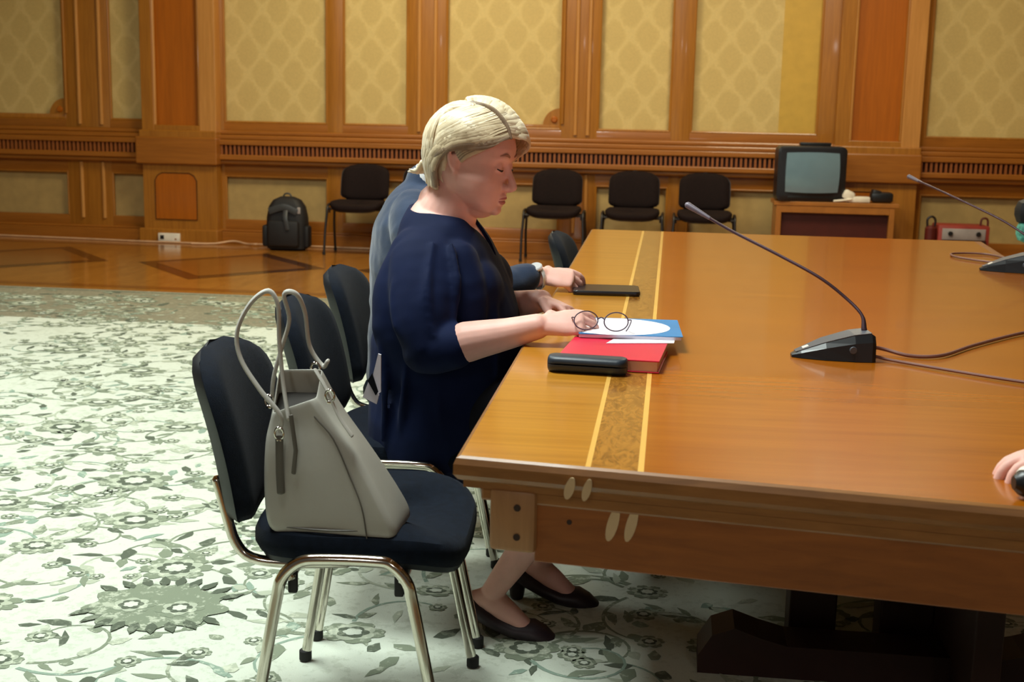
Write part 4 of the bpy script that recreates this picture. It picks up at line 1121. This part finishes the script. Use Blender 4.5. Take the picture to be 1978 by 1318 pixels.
# ------------------------------------------------------------------ along the back wall
def back_items():
    # backpack
    t = empty('backpack', (-3.52, 11.33, 0), world=True); tag(t, 'black backpack standing on the parquet against the panelled wall', 'backpack')
    m = MB().mat('pack_black'); rings = []
    for z, w, d in ((.0, .30, .16), (.02, .37, .21), (.15, .38, .22), (.30, .37, .21), (.40, .33, .19), (.46, .25, .15), (.49, .12, .08)):
        rings.append([(-3.52 + x, 11.36 + y, z) for x, y in rrect(w, d, min(w, d) * .35, 6)])
    m.loft(rings).build('pack_body', t)
    m = MB().mat('pack_black'); m.box((-3.52, 11.235, .16), (.29, .07, .24), .03); m.build('front_pocket', t)
    m = MB().mat('pack_black'); m.box((-3.715, 11.34, .13), (.06, .12, .20), .025); m.build('side_pocket', t); m = MB().mat('pack_black'); m.box((-3.325, 11.34, .13), (.05, .12, .20), .022); m.build('side_pocket', t)
    m = MB().mat('pack_grey'); m.tube([(-3.66, 11.245, .36), (-3.52, 11.235, .40), (-3.40, 11.25, .355)], [(.03, .004)] * 3, 8, smooth=4, ref=(0, 0, 1)); m.build('top_flap', t)
    m = MB().mat('grey_panel'); m.box((-3.385, 11.262, .37), (.03, .012, .06), .005); m.build('reflector', t)
    m = MB().mat('pack_grey'); m.tube([(-3.56, 11.36, .485), (-3.54, 11.36, .515), (-3.50, 11.36, .515), (-3.48, 11.36, .485)], .008, 8, smooth=3); m.build('grab_handle', t)
    m = MB().mat('pack_grey'); m.tube([(-3.50, 11.23, .37), (-3.49, 11.19, .30), (-3.47, 11.19, .2)], [(.02, .004)] * 3, 8, ref=(1, 0, 0), smooth=3); m.build('strap', t)
    # socket block and cables
    t = empty('power_socket', (-4.75, 11.60, .012), world=True); tag(t, 'white socket block with one black socket low on the left pilaster', 'power socket')
    m = MB().mat('white_plastic'); m.b2(-4.868, -4.655, 11.585, 11.62, .012, .092, .006); m.build('housing', t)
    m = MB().mat('black_plastic'); m.b2(-4.845, -4.808, 11.581, 11.586, .035, .072, .002); m.build('socket', t)
    m = MB().mat('rail_wood'); m.b2(-4.70, -4.685, 11.582, 11.586, .03, .045); m.build('switch', t)
    m = MB().mat('cable_white'); m.tube([(-8.5, 11.66, .010), (-7.2, 11.70, .010), (-6.4, 11.66, .010), (-5.5, 11.60, .010), (-5.1, 11.56, .010), (-4.7, 11.555, .010), (-4.4, 11.54, .010)], .009, 8, smooth=6)
    tag(m.build('cable'), 'pale cable lying along the foot of the wall left of the pilaster', 'cable')
    m = MB().mat('cable_white'); m.tube([(-4.5, 11.50, .012), (-4.3, 11.56, .012), (-4.15, 11.66, .03), (-4.0, 11.62, .012), (-3.9, 11.55, .02), (-3.8, 11.62, .012), (-3.3, 11.62, .010), (-2.9, 11.6, .01), (-2.3, 11.64, .01)], .009, 8, smooth=6)
    tag(m.build('cable'), 'tangled pale cable on the floor between the pilaster and the backpack', 'cable')
    # stand
    t = empty('television_stand', (1.38, 11.3, 0), world=True); tag(t, 'low wooden television stand with a dark open front at the wall', 'tv stand')
    x0, x1, y0, y1, zt = .855, 1.90, 11.12, 11.56, .592
    m = MB().mat('stand_wood'); m.b2(x0, x1, y0, y1, zt - .035, zt, .004); m.build('stand_top', t, smooth=False)
    for x in (x0 + .02, x1 - .02 - .06): m = MB().mat('stand_wood'); m.b2(x, x + .045, y0 + .005, y1, 0, zt - .035, .003); m.build('side_panel', t, smooth=False)
    m = MB().mat('stand_wood'); m.b2(x0 + .06, x1 - .08, y0 + .005, y0 + .03, zt - .095, zt - .035, .003); m.build('front_rail', t, smooth=False)
    m = MB().mat('stand_dark'); m.b2(x0 + .066, x1 - .082, y0 + .06, y0 + .08, .04, zt - .04); m.build('recessed_door', t, smooth=False)
    m = MB().mat('stand_dark'); m.b2(x0 + .066, x1 - .082, y0 + .02, y1 - .01, .04, .06); m.build('shelf', t, smooth=False)
    # television
    t = empty('television', (1.13, 11.32, zt), world=True); tag(t, 'bulky old television with a bulging grey-blue screen on the wooden stand', 'television')
    Mz = Matrix.Translation((1.135, 11.30, zt + .002)) @ Matrix.Rotation(R(9), 4, 'Z')
    m = MB().mat('tv_body'); rings = []
    for y, w, h, dz in ((-.165, .555, .43, .012), (-.155, .59, .465, .0), (-.05, .60, .47, 0), (.04, .56, .43, .01), (.14, .42, .32, .04), (.22, .34, .26, .06)):
        rings.append([(x, y, dz + h / 2 + z) for x, z in rrect(w, h, .045, 6)])
    m.loft(rings).xf(Mz).build('housing', t)
    m = MB().mat('tv_screen'); n = 16; G = []
    for i in range(n + 1):
        for_row = []
        for j in range(n + 1):
            u = -1 + 2*j/n; v = -1 + 2*i/n
            k = 1 - .03 * (u*u + v*v)
            x = u * .232 * (1 - .03 * v * v); z = .245 + v * .172 * (1 - .04 * u * u); y = -.168 - .030 * (1 - u*u * .6 - v*v * .4)
            for_row.append(m.bm.verts.new(Mz @ V((x, y, z))))
        G.append(for_row)
    for i in range(n):
        for j in range(n): m.bm.faces.new((G[i][j], G[i][j+1], G[i+1][j+1], G[i+1][j]))
    ed = [G[0][j] for j in range(n)] + [G[i][n] for i in range(n)] + [G[n][j] for j in range(n, 0, -1)] + [G[i][0] for i in range(n, 0, -1)]
    bk = [m.bm.verts.new(v.co + V((0, .03, 0))) for v in ed]
    for i in range(len(ed)):
        j = (i+1) % len(ed); m.bm.faces.new((ed[i], bk[i], bk[j], ed[j]))
    m.bm.faces.new(bk); m.build('screen', t)
    m = MB().mat('black_plastic'); m.b2(-.20, .20, -.168, -.158, .022, .045, .003); m.xf(Mz).build('speaker_strip', t)
    m = MB().mat('black_plastic'); m.box((1.19, 11.33, zt + .485), (.26, .13, .028), .005); tag(m.build('set_top_box'), 'flat black box lying on top of the television', 'box')
    # white and black things beside the set
    m = MB().mat('white_plastic'); m.box((1.56, 11.20, zt + .028), (.20, .09, .05), .01); m.box((1.48, 11.19, zt + .06), (.10, .08, .085), .025, Matrix.Rotation(R(25), 4, 'Y')); m.tube([(1.36, 11.145, zt + .012), (1.43, 11.14, zt + .02), (1.5, 11.15, zt + .03)], .010, 8, smooth=3)
    tag(m.build('telephone'), 'cream telephone or adapter lying on the stand right of the television', 'telephone')
    m = MB().mat('black_plastic'); m.box((1.765, 11.26, zt + .05), (.185, .14, .085), .022); m.box((1.72, 11.26, zt + .085), (.08, .13, .05), .015, Matrix.Rotation(R(12), 4, 'Y'))
    tag(m.build('radio'), 'small black rounded box at the right end of the television stand', 'box')
    # red cases seen over the table's far edge
    t = empty('equipment_case', (2.46, 11.2, 0), world=True); tag(t, 'red case with a pale grey front panel standing at the wall right of the pilaster', 'case')
    m = MB().mat('red_case'); m.b2(2.24, 2.66, 11.15, 11.45, 0, .425, .012); m.build('case_body', t)
    m = MB().mat('grey_panel'); m.b2(2.27, 2.625, 11.138, 11.152, .305, .40, .004); m.build('front_panel', t)
    m = MB().mat('table_dark'); m.b2(2.26, 2.635, 11.136, 11.152, .27, .30, .003); m.build('lower_strip', t)
    for x in (2.335, 2.565):
        m = MB().mat('black_plastic'); m.cyl((x, 11.138, .358), (x, 11.122, .358), .020, 18, .003); m.build('knob', t)
    m = MB().mat('dark_red')
    m.tube([(2.595, 11.22, .42), (2.60, 11.22, .475), (2.625, 11.22, .49), (2.65, 11.22, .475), (2.655, 11.22, .42)], .009, 8, smooth=4); m.build('handle', t)
    t = empty('canister', (2.19, 11.2, 0), world=True); tag(t, 'dark red canister with a looped handle left of the red case', 'canister')
    m = MB().mat('dark_red'); m.cyl((2.185, 11.2, 0.001), (2.185, 11.2, .415), .048, 24, .02); m.build('body', t)
    m = MB().mat('frame_black'); m.tube([(2.155, 11.2, .405), (2.152, 11.2, .465), (2.175, 11.2, .49), (2.20, 11.2, .488), (2.218, 11.2, .46), (2.215, 11.2, .405)], .010, 8, smooth=4); m.build('handle', t)
    # bag hung on a post just beyond the table's right end
    t = empty('chair', (1.78, 6.1, 0), world=True); t.name = 'side_chair'; WM['side_chair'] = Matrix.Translation((1.78, 6.1, 0)); tag(t, 'grey-framed chair back beyond the far right corner of the table, barely inside the frame', 'chair')
    m = MB().mat('pack_grey'); m.tube([(1.655, 6.1, .002), (1.655, 6.1, .45), (1.655, 6.1, .92)], .012, 10); m.tube([(2.05, 6.1, .002), (2.05, 6.1, .92)], .012, 10); m.tube([(1.655, 5.75, .002), (1.655, 5.75, .44)], .012, 10); m.tube([(2.05, 5.75, .002), (2.05, 5.75, .44)], .012, 10); m.build('frame', t)
    m = MB().mat('seat_fabric'); m.box((1.853, 5.92, .46), (.42, .40, .05), .02); m.build('seat', t)
    m = MB().mat('seat_fabric'); m.box((1.853, 6.1, .80), (.40, .04, .25), .018); m.build('backrest', t)
    t = empty('shoulder_bag', (1.60, 6.02, .75), world=True); tag(t, 'black bag with a teal lower half hanging at the right edge beyond the far microphone', 'bag')
    m = MB().mat('pack_black'); m.box((1.625, 6.02, .885), (.175, .11, .12), .045); m.build('flap', t)
    m = MB().mat('teal_cloth'); m.box((1.63, 6.02, .795), (.155, .10, .10), .035); m.build('pouch', t)
    m = MB().mat('pack_black'); m.tube([(1.60, 6.03, .93), (1.64, 6.07, .955), (1.68, 6.05, .93)], .008, 8, smooth=3); m.build('strap', t)
back_items()

# ------------------------------------------------------------------ light
def area(name, loc, rot, size, power, col):
    l = bpy.data.lights.new(name, 'AREA'); l.shape = 'RECTANGLE'; l.size, l.size_y = size; l.energy = power; l.color = col
    o = bpy.data.objects.new(name, l); o.location = loc; o.rotation_euler = rot; COL.objects.link(o); return o
area('ceiling_light', (-1.3, 2.6, 4.2), (0, 0, 0), (1.2, 1.2), 200, (.90, 1.0, .95))
area('ceiling_light', (-3.6, 4.6, 4.2), (0, 0, 0), (1.6, 1.6), 155, (.90, 1.0, .95))
area('ceiling_light', (1.2, 8.8, 4.2), (0, 0, 0), (1.6, 1.2), 125, (1, .90, .62))
area('ceiling_light', (-2.2, 9.4, 4.2), (0, 0, 0), (1.2, 1.0), 125, (1, .90, .62))
area('added_front_light', (-.9, -1.7, 2.5), (R(62), 0, R(-4)), (.30, .30), 9, (1, .97, .92))  # unseen pair added behind the camera for screen glints and front fill
area('added_front_light', (1.5, -1.7, 2.3), (R(62), 0, R(4)), (.30, .30), 7, (1, .97, .92))
w = bpy.data.worlds.new('world'); SC.world = w; w.use_nodes = True
w.node_tree.nodes['Background'].inputs[0].default_value = (1.0, .86, .70, 1); w.node_tree.nodes['Background'].inputs[1].default_value = .07

vs = SC.view_settings; vs.view_transform = 'Standard'; vs.look = 'None'; vs.exposure = 0; vs.gamma = 1; vs.use_curve_mapping = False
